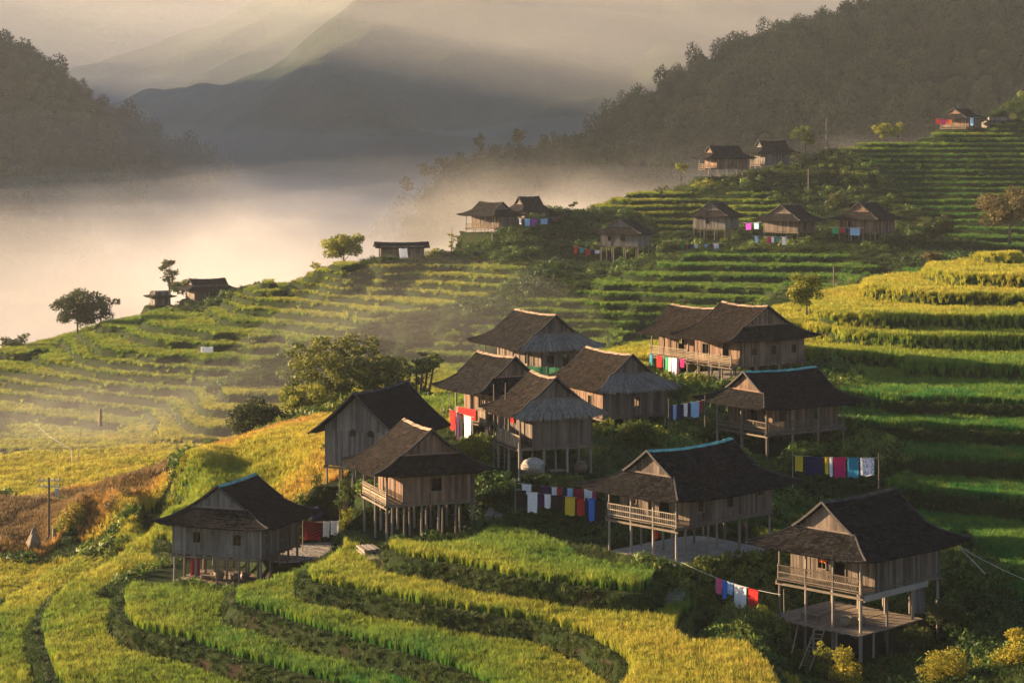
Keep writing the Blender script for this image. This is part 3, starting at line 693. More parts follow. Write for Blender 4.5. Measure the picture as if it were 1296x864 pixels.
# ------------------------------------------------------------ instanced ground cover: rice, bank grass, undergrowth
def proto_coll(name, objs):
    c = bpy.data.collections.new(name)
    for o in objs: c.objects.link(o)
    return c
def scatter(name, pts, rot, scl, attrs, coll, mat):
    me = bpy.data.meshes.new(name); n = len(pts)
    me.vertices.add(n); me.vertices.foreach_set('co', pts.astype(np.float32).ravel())
    def at(nm, ty, k, v): a = me.attributes.new(nm, ty, 'POINT'); a.data.foreach_set(k, v.ravel())
    at('rot', 'FLOAT_VECTOR', 'vector', rot.astype(np.float32)); at('scl', 'FLOAT_VECTOR', 'vector', scl.astype(np.float32))
    at('pick', 'INT', 'value', rng.integers(0, 1000, n).astype(np.int32))
    for k, v in attrs.items(): at(k, 'FLOAT', 'value', v.astype(np.float32))
    me.materials.append(mat)
    o = bpy.data.objects.new(name, me); col.objects.link(o)
    ng = bpy.data.node_groups.new(name+'_scatter', 'GeometryNodeTree')
    ng.interface.new_socket('Geometry', in_out='INPUT', socket_type='NodeSocketGeometry')
    ng.interface.new_socket('Geometry', in_out='OUTPUT', socket_type='NodeSocketGeometry')
    N = ng.nodes; gi = N.new('NodeGroupInput'); go = N.new('NodeGroupOutput')
    ci = N.new('GeometryNodeCollectionInfo'); ci.inputs['Collection'].default_value = coll
    ci.inputs['Separate Children'].default_value = True; ci.inputs['Reset Children'].default_value = True
    ip = N.new('GeometryNodeInstanceOnPoints'); ip.inputs['Pick Instance'].default_value = True
    def na(nm, ty): x = N.new('GeometryNodeInputNamedAttribute'); x.data_type = ty; x.inputs['Name'].default_value = nm; return x
    r, s_, p_ = na('rot', 'FLOAT_VECTOR'), na('scl', 'FLOAT_VECTOR'), na('pick', 'INT')
    L = ng.links
    L.new(gi.outputs[0], ip.inputs['Points']); L.new(ci.outputs[0], ip.inputs['Instance'])
    L.new(p_.outputs['Attribute'], ip.inputs['Instance Index']); L.new(s_.outputs['Attribute'], ip.inputs['Scale'])
    e2r = N.new('FunctionNodeEulerToRotation'); L.new(r.outputs['Attribute'], e2r.inputs[0]); L.new(e2r.outputs[0], ip.inputs['Rotation'])
    L.new(ip.outputs[0], go.inputs[0])
    m = o.modifiers.new('scatter', 'NODES'); m.node_group = ng
    return o
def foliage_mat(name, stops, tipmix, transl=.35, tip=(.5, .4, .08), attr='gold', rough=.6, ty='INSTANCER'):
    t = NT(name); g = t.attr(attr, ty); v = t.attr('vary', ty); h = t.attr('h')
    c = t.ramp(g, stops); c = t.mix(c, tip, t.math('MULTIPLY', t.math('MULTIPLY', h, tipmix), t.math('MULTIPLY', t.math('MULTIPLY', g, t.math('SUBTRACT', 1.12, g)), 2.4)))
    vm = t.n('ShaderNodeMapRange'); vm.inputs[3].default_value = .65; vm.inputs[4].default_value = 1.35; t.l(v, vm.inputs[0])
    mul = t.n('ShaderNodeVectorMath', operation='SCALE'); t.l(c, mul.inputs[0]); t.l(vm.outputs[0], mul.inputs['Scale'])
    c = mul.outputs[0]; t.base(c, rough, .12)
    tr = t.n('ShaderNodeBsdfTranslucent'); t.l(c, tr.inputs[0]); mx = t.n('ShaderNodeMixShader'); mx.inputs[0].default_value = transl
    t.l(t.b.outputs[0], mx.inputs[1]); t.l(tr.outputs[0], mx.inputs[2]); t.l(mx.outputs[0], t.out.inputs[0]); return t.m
M['rice'] = foliage_mat('rice_plant', [(0, (.026, .145, .028)), (.28, (.055, .19, .016)), (.55, (.27, .29, .03)), (.74, (.36, .26, .05)), (.82, (.42, .2, .055)), (.91, (.2, .115, .06)), (1, (.12, .075, .052))], .5, .38, (.62, .46, .08))
M['weed'] = foliage_mat('bank_weed', [(0, (.02, .05, .012)), (.5, (.05, .09, .02)), (1, (.12, .13, .03))], .25, .25, (.2, .2, .05))
M['herb'] = foliage_mat('herb_leaf', [(0, (.018, .05, .014)), (.5, (.055, .11, .02)), (1, (.2, .21, .03))], .2, .3, (.25, .25, .05))
def tuft(name, mat, nb, hgt, spread, wid, droop, seed, head=True):
    r = random.Random(seed); V = []; F = []; H = []
    for i in range(nb):
        a = r.uniform(0, 2*math.pi); rr = r.uniform(0, spread*.5); x, y = math.cos(a)*rr, math.sin(a)*rr
        la = a+r.uniform(-.7, .7); lean = r.uniform(.1, 1)*spread; h = hgt*r.uniform(.7, 1.08); wdt = wid*r.uniform(.7, 1.2)
        wx, wy = -math.sin(la+r.uniform(-1, 1))*wdt, math.cos(la)*wdt; pr = []
        for t in (0, .55, 1):
            px_ = x+math.cos(la)*lean*t*t; py_ = y+math.sin(la)*lean*t*t; pz = h*(t-droop*t*t*r.uniform(.5, 1)*.6)
            k = (1, .95, .3)[int(t*2)]; pr.append(((px_-wx*k, py_-wy*k, pz), (px_+wx*k, py_+wy*k, pz), t))
        for (a0, a1, t0), (b0, b1, t1) in zip(pr[:-1], pr[1:]):
            n = len(V); V += [a0, a1, b1, b0]; H += [t0, t0, t1, t1]; F.append((n, n+1, n+2, n+3))
    return np_mesh(name, np.array(V), np.array(F), mat, {'h': np.array(H)}, link=False)
rice_c = proto_coll('rice_kinds', [tuft('rice_tuft', M['rice'], 20, .95, .26, .021, .35, s) for s in range(7)])
weed_c = proto_coll('weed_kinds', [tuft('weed_tuft', M['weed'], 30, .45, .42, .017, .55, s+20) for s in range(5)])
def leafclump(name, mat, n, r, leaf, seed, flat=.75):
    g = np.random.default_rng(seed); d = g.normal(size=(n, 3)); d /= np.linalg.norm(d, axis=1)[:, None]
    c = d*(r*g.uniform(.35, 1, (n, 1))**.5); c[:, 2] = c[:, 2]*flat+r*flat*.8
    a = g.normal(size=(n, 3)); a /= np.linalg.norm(a, axis=1)[:, None]; b = np.cross(a, d); b /= np.linalg.norm(b, axis=1)[:, None]+1e-6
    s = leaf*g.uniform(.6, 1.3, (n, 1)); V = np.stack([c-a*s, c-b*s*.5, c+a*s, c+b*s*.5], 1).reshape(-1, 3)
    F = np.arange(4*n).reshape(n, 4); H = np.repeat(np.clip(c[:, 2]/(1.6*r), 0, 1), 4)
    return np_mesh(name, V, F, mat, {'h': H}, link=False)
herb_c = proto_coll('herb_kinds', [leafclump('herb_clump', M['herb'], 70, .5, .13, s+40) for s in range(5)])
def uvpoints(step, v0, v1, ul=.345):
    u = np.arange(-ul, ul, step); v = np.arange(math.log(v0), math.log(v1), step); U_, V_ = np.meshgrid(u, v)
    U_ = U_+rng.uniform(-.5, .5, U_.shape)*step; V_ = V_+rng.uniform(-.5, .5, V_.shape)*step
    return U_.ravel(), V_.ravel()
# colour of the crop, field by field, golden light on some put in: (px, py, depth, radius, value)
GOLD = [(900,830,108,6,.62),(700,770,116,5,.60),(560,745,122,5,.60),(450,720,127,4,.52),(800,800,112,5,.62),(640,790,113,3,.30),(500,790,117,5,.12),(620,830,110,6,.14),(400,770,121,4,.16),
 (480,840,113,5,.12),(300,800,124,5,.17),(200,760,130,5,.22),(180,730,140,4,.24),(100,790,127,6,.46),(150,720,150,6,.50),(60,740,150,8,.50),(10,800,133,7,.2),(30,720,165,8,.48),(150,830,118,5,.38),(100,700,165,8,.42),
 (560,700,131,4,.36),(660,715,126,5,.12),(780,740,120,5,.05),(620,690,132,4,.2),(930,720,127,6,.03),(1200,690,133,12,.05),(1280,660,140,8,.08),(1150,600,150,14,.06),(1250,560,157,12,.08),(1080,540,163,8,.2),(1200,500,172,14,.05),
 (1070,440,186,6,.4),(1250,450,186,12,.12),(1100,420,195,9,.3),(1250,420,198,10,.2),(1100,395,206,11,.47),(1000,400,205,8,.52),(1250,390,210,10,.45),(1150,365,216,10,.52),(1230,345,224,10,.52),(1290,325,240,9,.52),
 (800,440,215,8,.48),(240,620,162,8,.22),(330,570,175,7,.18),(300,600,169,7,.2),(400,560,174,6,.93),(385,585,168,5,.93),(385,615,160,5,.93),(415,540,181,6,.9),(60,655,180,12,1.2),(150,635,180,10,1.2),(0,660,178,12,1.2),(220,598,188,8,1.1),(155,640,172,4,1.0),
 (530,515,185,8,.2),(250,540,262,16,.58),(330,530,262,14,.58),(150,580,245,20,.57),(50,590,240,20,.52),(200,610,225,14,.6),(400,480,280,20,.4),(100,520,285,25,.42),(0,500,300,25,.45),(300,450,300,25,.22),(200,430,320,25,.28),(430,400,315,14,.35),
 (450,350,335,16,.5),(560,345,340,14,.42),(650,350,335,10,.3),(480,372,325,10,.5),(800,380,310,20,.22),(650,430,305,18,.3),(900,350,325,20,.15),(1050,350,325,20,.12),(760,262,398,18,.42),(900,255,400,16,.35),(1200,200,425,30,.15),(1060,190,435,10,.5),(1200,168,455,14,.35),(1200,250,395,30,.1)]
GW = np.array([(*P(a, b, d)[:2], r, v) for a, b, d, r, v in GOLD])
def gold_at(x, y):
    num = np.full(x.shape, .2*1e-4); den = np.full(x.shape, 1e-4)
    for gx_, gy_, r, v in GW:
        w_ = np.exp(-((x-gx_)**2+(y-gy_)**2)/(r*r)*.9); num += w_*v; den += w_
    return num/den*np.where((y < 170) & (num/den < .66), .9, 1)
SRICE = [(240,615,163,5.5),(232,640,160,4.5),(262,600,167,4.5),(330,570,177,6),(300,600,169,5.5),(350,550,183,5),(345,590,170,4.5),(400,555,177,4.5),(392,600,162,4.2),(380,575,170,4.2),(415,532,184,5),(385,540,184,5),(390,630,156,3.2),
 (0,665,178,10),(60,655,180,11),(120,635,182,9),(200,608,189,9),(155,640,172,4),(800,437,215,9),(850,445,208,7),(760,447,218,6),(530,510,186,7),(560,505,184,6),(500,520,182,6),(545,540,172,5),(590,500,186,5)]
SR = np.array([(*P(a, b, d)[:2], r) for a, b, d, r in SRICE])
def srice_mask(x, y):
    m = np.zeros(x.shape)
    for a, b, r in SR: m = np.maximum(m, (np.hypot(x-a, y-b) < r*(.92+.16*vnoise(x, y, 2, 8))).astype(float))
    return m
PATHS = []
def path_mask(x, y):
    m = np.zeros(x.shape, bool)
    for (x0, y0, x1, y1, r) in PATHS:
        t = np.clip(((x-x0)*(x1-x0)+(y-y0)*(y1-y0))/((x1-x0)**2+(y1-y0)**2), 0, 1); m |= np.hypot(x-x0-t*(x1-x0), y-y0-t*(y1-y0)) < r
    return m
def pathpx(a, b, r): p, q = P(*a), P(*b); PATHS.append((p.x, p.y, q.x, q.y, r))
pathpx((268,560,190), (180,590,186), .5)
def near_house(x, y, g=.3):
    m = np.zeros(x.shape, bool)
    for h in HOUSES.values():
        lx = (x-h['ctr'].x)*h['ex'].x+(y-h['ctr'].y)*h['ex'].y; ly = (x-h['ctr'].x)*h['ey'].x+(y-h['ctr'].y)*h['ey'].y
        m |= (np.abs(lx) < h['A']/2+g) & (np.abs(ly) < h['B']/2+g)
    return m
def make_rice(name, step, v0, v1, sel=None):
    u, v = uvpoints(step, v0, v1); y = np.exp(v); x = u*y
    tr = bil(ug, vg, TREAD, u, v); wm = bil(ug, vg, WM, u, v); sr = srice_mask(x, y)
    fl = bil(ug, vg, np.asarray(PADM, dtype=float), u, v)
    ft = bil(ug, vg, FOOT, u, v)
    ok = (((tr > .75) & (ft < .3)) | ((y > 172) & (wm < .3) & (rng.random(len(x)) < np.where(y < 250, .75, .12))) | ((sr > .5))) & (fl < .05) & ~near_house(x, y) & ~path_mask(x, y)
    x, y, u, v = x[ok], y[ok], u[ok], v[ok]; z = bil(ug, vg, TZ, u, v)-.03; n = len(x)
    gd = gold_at(x, y)+(vnoise(x, y, 5, 11)-.5)*.12+(vnoise(x, y, 1.3, 12)-.5)*.14+rng.normal(0, .035, n)
    k = step*y/.29; rot = np.stack([rng.uniform(-.12, .12, n), rng.uniform(-.12, .12, n), rng.uniform(0, 6.28, n)], -1)
    hz = (np.where(y < 165, .74, np.where(y < 250, .86, .66))+.3*(vnoise(x, y, 3, 13)-.5)*1.2+rng.uniform(-.12, .12, n))
    o = scatter(name, np.stack([x, y, z], -1), rot, np.stack([k, k, hz], -1), {'gold': np.clip(gd, 0, 1), 'vary': rng.random(n)}, rice_c, M['rice'])
    return tag(o, kind='stuff', label='dense standing rice plants covering the terraces', cat='rice'), n
_, n1 = make_rice('terrace_rice', .0017, 76, 250); _, n2 = make_rice('far_terrace_rice', .0021, 250, 470)
print('rice', n1, n2)
# grass on the banks and wild ground
u, v = uvpoints(.0026, 76, 480); y = np.exp(v); x = u*y
tr = bil(ug, vg, TREAD, u, v); fl = bil(ug, vg, np.asarray(PADM, dtype=float), u, v)
ft = bil(ug, vg, FOOT, u, v)
ok = ((tr < .4) | ((ft > .5) & (y < 250) & (rng.random(len(x)) < .6))) & ((y < 175) | (bil(ug, vg, WM, u, v) > .2)) & (fl < .05) & (srice_mask(x, y) < .5) & (rng.random(len(x)) < .35+.65*vnoise(x, y, 4, 21)) & ~path_mask(x, y)
x, y, u, v = x[ok], y[ok], u[ok], v[ok]; n = len(x); z = bil(ug, vg, TZ, u, v)-.05; k = .0026*y/.3
o = scatter('bank_grass', np.stack([x, y, z], -1), np.stack([rng.uniform(-.3, .3, n), rng.uniform(-.3, .3, n), rng.uniform(0, 6.28, n)], -1),
  np.stack([k, k, np.where(bil(ug, vg, FOOT, u, v) > .5, .45, 1)*rng.uniform(.6, 1.4, n)], -1), {'gold': np.clip(vnoise(x, y, 9, 22)*.7+rng.uniform(-.15, .25, n), 0, 1), 'vary': rng.random(n)}, weed_c, M['weed']); tag(o, kind='stuff', label='rough grass and weeds on the terrace banks', cat='grass')
print('grass', n)
u, v = uvpoints(.00135, 76, 182, .29); y = np.exp(v); x = u*y
tr = bil(ug, vg, TREAD, u, v); ft = bil(ug, vg, FOOT, u, v); wm = bil(ug, vg, WM, u, v)
ok = (tr < .3) & (ft < .5) & (wm < .35) & (srice_mask(x, y) < .5) & (rng.random(len(x)) < .25+.75*vnoise(x, y, 1.7, 27))
x, y, u, v = x[ok], y[ok], u[ok], v[ok]; n = len(x); z = bil(ug, vg, TZ, u, v)-.08
o = scatter('bank_weeds', np.stack([x, y, z], -1), np.stack([rng.uniform(-.7, .7, n), rng.uniform(-.7, .7, n), rng.uniform(0, 6.28, n)], -1),
  np.stack([np.full(n, .7), np.full(n, .7), rng.uniform(.45, 1.0, n)], -1), {'gold': np.clip(vnoise(x, y, 4, 28)*.6+rng.uniform(-.15, .2, n), 0, 1), 'vary': rng.random(n)}, weed_c, M['weed']); tag(o, kind='stuff', label='short weeds clinging to the steep terrace banks', cat='weeds')
print('bank', n)
u, v = uvpoints(.0048, 90, 480); y = np.exp(v); x = u*y
wm = bil(ug, vg, WM, u, v); fl = bil(ug, vg, np.asarray(PADM, dtype=float), u, v)
ok = (wm > .3) & (fl < .05) & (srice_mask(x, y) < .5) & (vnoise(x, y, 5, 31) > .42+.15*(y > 260)) & ~near_house(x, y, 1.0) & ~path_mask(x, y)
x, y, u, v = x[ok], y[ok], u[ok], v[ok]; n = len(x); z = bil(ug, vg, TZ, u, v)-.15; k = np.minimum(.0048*y/.62, 1.5)*rng.uniform(.7, 1.5, n)
o = scatter('undergrowth', np.stack([x, y, z], -1), np.stack([rng.uniform(-.3, .3, n), rng.uniform(-.3, .3, n), rng.uniform(0, 6.28, n)], -1),
  np.stack([k, k, k*rng.uniform(.7, 1.2, n)], -1), {'gold': np.clip(vnoise(x, y, 12, 32)*.8+rng.uniform(-.2, .2, n), 0, 1), 'vary': rng.random(n)}, herb_c, M['herb']); tag(o, kind='stuff', label='low leafy undergrowth around the houses and gullies', cat='undergrowth')
print('herb', n)
# ------------------------------------------------------------ mountains, forest, haze and fog
def fbm(x, y, s, seed, oct=5):
    o = 0; a = .5
    for i in range(oct): o = o+a*(vnoise(x, y, s/2**i, seed+i)-.5)*2; a *= .5
    return o
def mountain(name, prof, d0, depth_front, depth_back, zb, mat, amp, fs, seed, nu=260, nv=90, tagk='structure', ridged=0):
    """prof: silhouette [(px, py)] at distance d0; the slope runs down towards the camera over depth_front and away over depth_back"""
    px = np.array([p[0] for p in prof], float); hz = np.array([(HY-p[1])/FPX*d0 for p in prof])
    p = np.linspace(px[0], px[-1], nu); H = np.interp(p, px, hz); X = (p-648)/FPX*d0
    k = np.hanning(9); k /= k.sum(); H = np.convolve(np.pad(H, 4, 'edge'), k, 'valid')
    t = np.linspace(-1, 1, nv); T, XX = np.meshgrid(t, X, indexing='ij'); HH = np.broadcast_to(H, XX.shape)
    Y = d0+np.where(T < 0, T*depth_front, T*depth_back)
    fall = np.abs(T)**1.15; Z = zb+(HH-zb)*(1-fall)
    XN = XX*(1+ (Y-d0)/d0*.35)
    Z = Z+fbm(XN, Y, fs, seed)*amp*(.25+1.5*fall*(1-fall)*2)
    if ridged: Z = Z+((.5-np.abs(fbm(XN, Y, 300, seed+9)))*2-.6)*60*np.clip(2.2*fall, 0, 1)*(1-fall*.6)
    i = np.arange(nu*nv).reshape(nv, nu); F = np.stack([i[:-1, :-1], i[:-1, 1:], i[1:, 1:], i[1:, :-1]], -1).reshape(-1, 4)
    o = np_mesh(name, np.stack([XN, Y, Z], -1).reshape(-1, 3), F, mat, smooth=True); tag(o, kind=tagk)
    return XN, Y, Z
def mtn_mat(name, c1, c2, c3, s):
    t = NT(name); pos = t.n('ShaderNodeNewGeometry').outputs['Position']
    a = t.noise(s, 8, pos, .65); b = t.noise(s*9, 6, pos, .7)
    c = t.ramp(a, [(.38, c1), (.52, c2), (.66, c3)]); c = t.mix(c, t.ramp(b, [(.3, (.25, .25, .25)), (.7, (1, 1, 1))]), .8, 'MULTIPLY')
    t.base(c, 1, 0); t.bump(b, 1.0, 6); return t.m
M['m1'] = mtn_mat('forested_slope', (.02, .035, .012), (.035, .055, .018), (.07, .08, .03), .006)
M['m2'] = mtn_mat('distant_slope', (.03, .045, .02), (.05, .07, .03), (.11, .11, .05), .0025)
back = mountain('distant_mountain', [(-500,120),(-100,110),(60,112),(130,100),(200,62),(260,35),(350,-15),(450,-70),(600,-110),(800,-110),(1000,-100),(1160,-90),(1400,-90),(2000,-80)], 2400, 1500, 900, -110, M['m2'], 75, 420, 61, 420, 140, ridged=1)
mountain('farthest_mountain', [(-900,-60),(-300,-50),(0,-30),(100,-20),(220,-40),(400,-30),(700,-20),(2200,-20)], 3600, 1300, 900, -110, M['m2'], 30, 800, 71, 160, 40)
left = mountain('left_mountain', [(-700,-40),(-200,0),(0,66),(60,98),(120,132),(180,168),(232,196),(255,210),(300,250),(380,300),(470,340)], 1250, 620, 500, -112, M['m1'], 34, 220, 81)
left2 = mountain('left_foothill', [(-400,180),(-100,235),(0,262),(60,275),(110,300),(160,340),(220,380),(300,420)], 900, 330, 260, -112, M['m1'], 16, 130, 85, 150, 60)
right = mountain('right_mountain', [(480,300),(640,235),(700,215),(738,200),(790,150),(850,110),(900,80),(1000,48),(1100,18),(1170,2),(1296,-32),(1600,-90),(2200,-120)], 980, 470, 450, -95, M['m1'], 30, 200, 91)
mid = mountain('middle_hill', [(490,330),(530,262),(548,232),(580,203),(640,190),(690,192),(740,196),(800,205),(900,230),(1000,280)], 740, 200, 190, -90, M['m1'], 9, 70, 95, 160, 60)
# forest on the mountains: instanced crowns
M['forest'] = foliage_mat('forest_leaf', [(0, (.014, .03, .010)), (.5, (.03, .055, .015)), (1, (.085, .09, .025))], .2, .2, (.16, .15, .04))
crown_c = proto_coll('crown_kinds', [leafclump('forest_crown', M['forest'], 380, 4.2*(.8+.1*s), .7, s+60, .75+.12*s) for s in range(6)])
def forest(name, surf, step_keep, smin, smax, seed, label, cond=None):
    Xm, Ym, Zm = surf; nvv, nuu = Xm.shape; g_ = np.random.default_rng(seed)
    n = step_keep; a = g_.uniform(0, nuu-1.001, n); b = g_.uniform(0, (nvv-1)*.56, n); i = a.astype(int); j = b.astype(int); fa, fb = a-i, b-j
    def s_(G): return (G[j, i]*(1-fa)+G[j, i+1]*fa)*(1-fb)+(G[j+1, i]*(1-fa)+G[j+1, i+1]*fa)*fb
    x, y, z = s_(Xm), s_(Ym), s_(Zm); ok = (z > -95) & (np.abs(x/y) < .34) & (vnoise(x, y, 60, seed) > .25)
    if cond is not None: ok &= cond(x, y, z)
    x, y, z = x[ok], y[ok], z[ok]; n = len(x); k = g_.uniform(smin, smax, n)*(.5+.55*vnoise(x, y, 35, seed+2)**2)*g_.choice([.6, .8, 1, 1.15], n); k = np.minimum(k, 1.45)
    o = scatter(name, np.stack([x, y, z-1.2], -1), np.stack([g_.uniform(-.2, .2, n), g_.uniform(-.2, .2, n), g_.uniform(0, 6.28, n)], -1),
        np.stack([k, k, k*g_.uniform(.85, 1.35, n)], -1), {'gold': np.clip(vnoise(x, y, 80, seed+5)*.8+g_.normal(0, .12, n), 0, 1), 'vary': g_.random(n)}, crown_c, M['forest'])
    tag(o, kind='stuff', label=label, cat='forest'); print(name, n)
forest('right_forest', right, 16000, .8, 1.7, 5, 'dense forest covering the mountain at upper right')
forest('left_forest', left, 14000, .8, 1.7, 6, 'dark forest on the left mountain above the mist')
forest('foothill_forest', left2, 3000, .8, 1.5, 7, 'misty woods on the low left foothill')
forest('middle_forest', mid, 2600, .45, .95, 8, 'scattered woods on the misty middle hill')
# haze: one even volume round everything
def volume_mat(name, dens, colr, aniso):
    m = bpy.data.materials.new(name); m.use_nodes = True; t = m.node_tree; t.nodes.remove(t.nodes['Principled BSDF'])
    v = t.nodes.new('ShaderNodeVolumePrincipled'); v.inputs['Color'].default_value = (*colr, 1); v.inputs['Density'].default_value = dens
    v.inputs['Anisotropy'].default_value = aniso; t.links.new(v.outputs[0], t.nodes['Material Output'].inputs['Volume']); m.cycles.homogeneous_volume = True
    return m
mb = MB(); mb.box(-9500, 9500, -9200, 9500, -130, 400); hz_ = mb.build('haze', volume_mat('haze_air', .000075, (.88, .94, 1), .15)); tag(hz_, kind='stuff')
# unseen ridge added left of the view, shaped to keep the morning sun off the far valley
cr = [(-432, 905, -60), (-440, 952, 150), (-545, 1085, 205), (-650, 1230, 265), (-780, 1520, 250), (-1000, 2000, 205), (-1350, 2900, 190), (-1700, 3900, 260), (-2100, 5000, 150)]
ct = np.linspace(0, len(cr)-1, 110); ca_ = np.array(cr, float); cx_, cy_, cz_ = [np.interp(ct, range(len(cr)), ca_[:, i]) for i in range(3)]
tt = np.linspace(-1, 1, 41); T_, CX = np.meshgrid(tt, cx_, indexing='ij'); CY = np.broadcast_to(cy_, CX.shape); CZ = np.broadcast_to(cz_, CX.shape)
fall = np.abs(T_)**1.1; XX = CX-T_*np.where(T_ > 0, 900, 240)*.9; YY = CY+T_*200*0; ZZ = -112+(CZ+112)*(1-fall)+fbm(XX, YY, 180, 171)*28*(1-fall*.8)
i = np.arange(XX.size).reshape(XX.shape); Fm = np.stack([i[:-1, :-1], i[:-1, 1:], i[1:, 1:], i[1:, :-1]], -1).reshape(-1, 4)
o = np_mesh('shading_ridge', np.stack([XX, YY, ZZ], -1).reshape(-1, 3), Fm, M['m1'], smooth=True); tag(o, kind='structure')
def fog_bank(name, x0, x1, y0, y1, zb, ztop, dens, amp, s, seed, colr=(1, .98, .96), edge=.25, nx=70, ny=50):
    """closed lens of mist with an uneven top"""
    X, Y = np.meshgrid(np.linspace(x0, x1, nx), np.linspace(y0, y1, ny)); ux = (X-x0)/(x1-x0); uy = (Y-y0)/(y1-y0)
    e = np.minimum(np.minimum(ux, 1-ux), np.minimum(uy, 1-uy))/edge; e = np.clip(e, 0, 1); e = np.sin(e*math.pi/2)
    Zt = zb+(ztop-zb)*e+fbm(X, Y, s, seed, 4)*amp*e; Zt = np.maximum(Zt, zb+.01+0*Zt); Zb = np.full_like(Zt, zb-.5)
    n = nx*ny; i = np.arange(n).reshape(ny, nx); Ft = np.stack([i[:-1, :-1], i[:-1, 1:], i[1:, 1:], i[1:, :-1]], -1).reshape(-1, 4); Fb = Ft[:, ::-1]+n
    ring = np.concatenate([i[0, :], i[1:, -1], i[-1, -2::-1], i[-2:0:-1, 0]]); r2 = np.roll(ring, -1); Fs = np.stack([ring, ring+n, r2+n, r2], -1)
    o = np_mesh(name, np.concatenate([np.stack([X, Y, Zt], -1).reshape(-1, 3), np.stack([X, Y, Zb], -1).reshape(-1, 3)]), np.concatenate([Ft, Fb, Fs]), volume_mat(name+'_air', dens, colr, .15), smooth=True)
    return tag(o, kind='stuff')
for k in range(9):
    zt = -66+7*k; fog_bank('valley_fog', -1000+30*k, 1000, 470-8*k, 1500+40*k, -106, zt, .0042*.72**k+.0002, 7+k, 210-12*k, 110+k, edge=.2)
def wispy_fog():
    """one body of uneven mist filling the hollow behind the ridge: denser low down, torn along its top"""
    m = bpy.data.materials.new('ridge_mist_air'); m.use_nodes = True; t = NT.__new__(NT); t.m = m; t.t = m.node_tree; t.t.nodes.remove(t.t.nodes['Principled BSDF'])
    pos = t.coord('Object'); sx = t.n('ShaderNodeSeparateXYZ'); t.l(pos, sx.inputs[0])
    mp = t.n('ShaderNodeMapping'); mp.inputs['Scale'].default_value = (1, .8, 2.2); t.l(pos, mp.inputs[0])
    n1 = t.noise(.008, 3, mp.outputs[0], .55); n2 = t.noise(.022, 3, mp.outputs[0], .6)
    def rng_(v, a, b): r = t.n('ShaderNodeMapRange', interpolation_type='SMOOTHSTEP'); t.l(v, r.inputs[0]); r.inputs[1].default_value = a; r.inputs[2].default_value = b; return r.outputs[0]
    top = t.math('ADD', t.math('ADD', -23, t.math('MULTIPLY', sx.outputs[0], .07)), t.math('MULTIPLY', t.math('SUBTRACT', n1, .5), 120)); f = rng_(t.math('SUBTRACT', top, sx.outputs[2]), -18, 34)
    w_ = rng_(n2, .36, .66); e = t.math('MULTIPLY', rng_(sx.outputs[1], 425, 500), rng_(sx.outputs[1], 960, 760)); e = t.math('MULTIPLY', e, t.math('MULTIPLY', rng_(sx.outputs[0], -560, -330), rng_(sx.outputs[0], 430, 300)))
    e = t.math('MULTIPLY', e, rng_(sx.outputs[2], 34, 8))
    d = t.math('MULTIPLY', t.math('MULTIPLY', f, e), t.math('ADD', .25, w_)); d = t.math('MULTIPLY', d, t.math('ADD', .0045, t.math('MULTIPLY', rng_(sx.outputs[0], -150, 60), .0075)))
    v = t.n('ShaderNodeVolumePrincipled'); v.inputs['Color'].default_value = (1, .975, .94, 1); v.inputs['Anisotropy'].default_value = .15; t.l(d, v.inputs['Density']); t.l(v.outputs[0], m.node_tree.nodes['Material Output'].inputs['Volume'])
    m.cycles.volume_step_rate = .18
    mb = MB(); mb.box(-560, 430, 424, 962, -104, 35); o = mb.build('ridge_mist', m); tag(o, kind='stuff')
wispy_fog()
for k in range(3): fog_bank('mountain_mist', -900, 1100, 1050+60*k, 2150, -100, 80+60*k, .00036, 40, 350-60*k, 150+5*k, (.95, .97, 1))
for k in range(4): fog_bank('mountain_mist', -70+10*k, 620, 570+8*k, 900, -100, -26+8*k, .0006, 8, 130, 190+k, (.95, .97, 1), edge=.45)
fog_bank('mountain_mist', -700, 500, 900, 1500, -100, 20, .0004, 25, 250, 151, (.95, .97, 1))
for k in range(4):
    fog_bank('basin_mist', -110+8*k, 20-6*k, 200+8*k, 345-10*k, -46, -29-1.6*k, .0011, 2.5, 40, 160+k, (1, .96, .9), edge=.5)
for k in range(3):
    fog_bank('basin_mist', -52+5*k, 30-7*k, 262+4*k, 335-6*k, -38, -15-3*k, .0009, 3, 30, 170+k, (1, .95, .88), edge=.5)
# ------------------------------------------------------------ trees and bushes, each a thing
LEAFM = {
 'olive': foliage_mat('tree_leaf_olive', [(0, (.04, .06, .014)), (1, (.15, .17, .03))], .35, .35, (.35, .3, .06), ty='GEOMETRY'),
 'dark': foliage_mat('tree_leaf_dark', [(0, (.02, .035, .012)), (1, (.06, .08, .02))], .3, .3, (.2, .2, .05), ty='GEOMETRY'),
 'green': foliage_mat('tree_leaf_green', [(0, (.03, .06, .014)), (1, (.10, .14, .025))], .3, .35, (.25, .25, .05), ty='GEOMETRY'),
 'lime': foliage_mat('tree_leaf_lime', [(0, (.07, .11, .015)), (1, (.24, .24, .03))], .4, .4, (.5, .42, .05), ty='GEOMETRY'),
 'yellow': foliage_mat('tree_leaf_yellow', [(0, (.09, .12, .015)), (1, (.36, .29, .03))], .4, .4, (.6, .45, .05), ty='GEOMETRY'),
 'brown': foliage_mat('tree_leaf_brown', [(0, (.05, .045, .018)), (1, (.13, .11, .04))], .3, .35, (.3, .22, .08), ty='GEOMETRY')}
M['bark'] = toned('bark', (.05, .04, .03), (.15, .12, .09), (4, 4, 1.2))
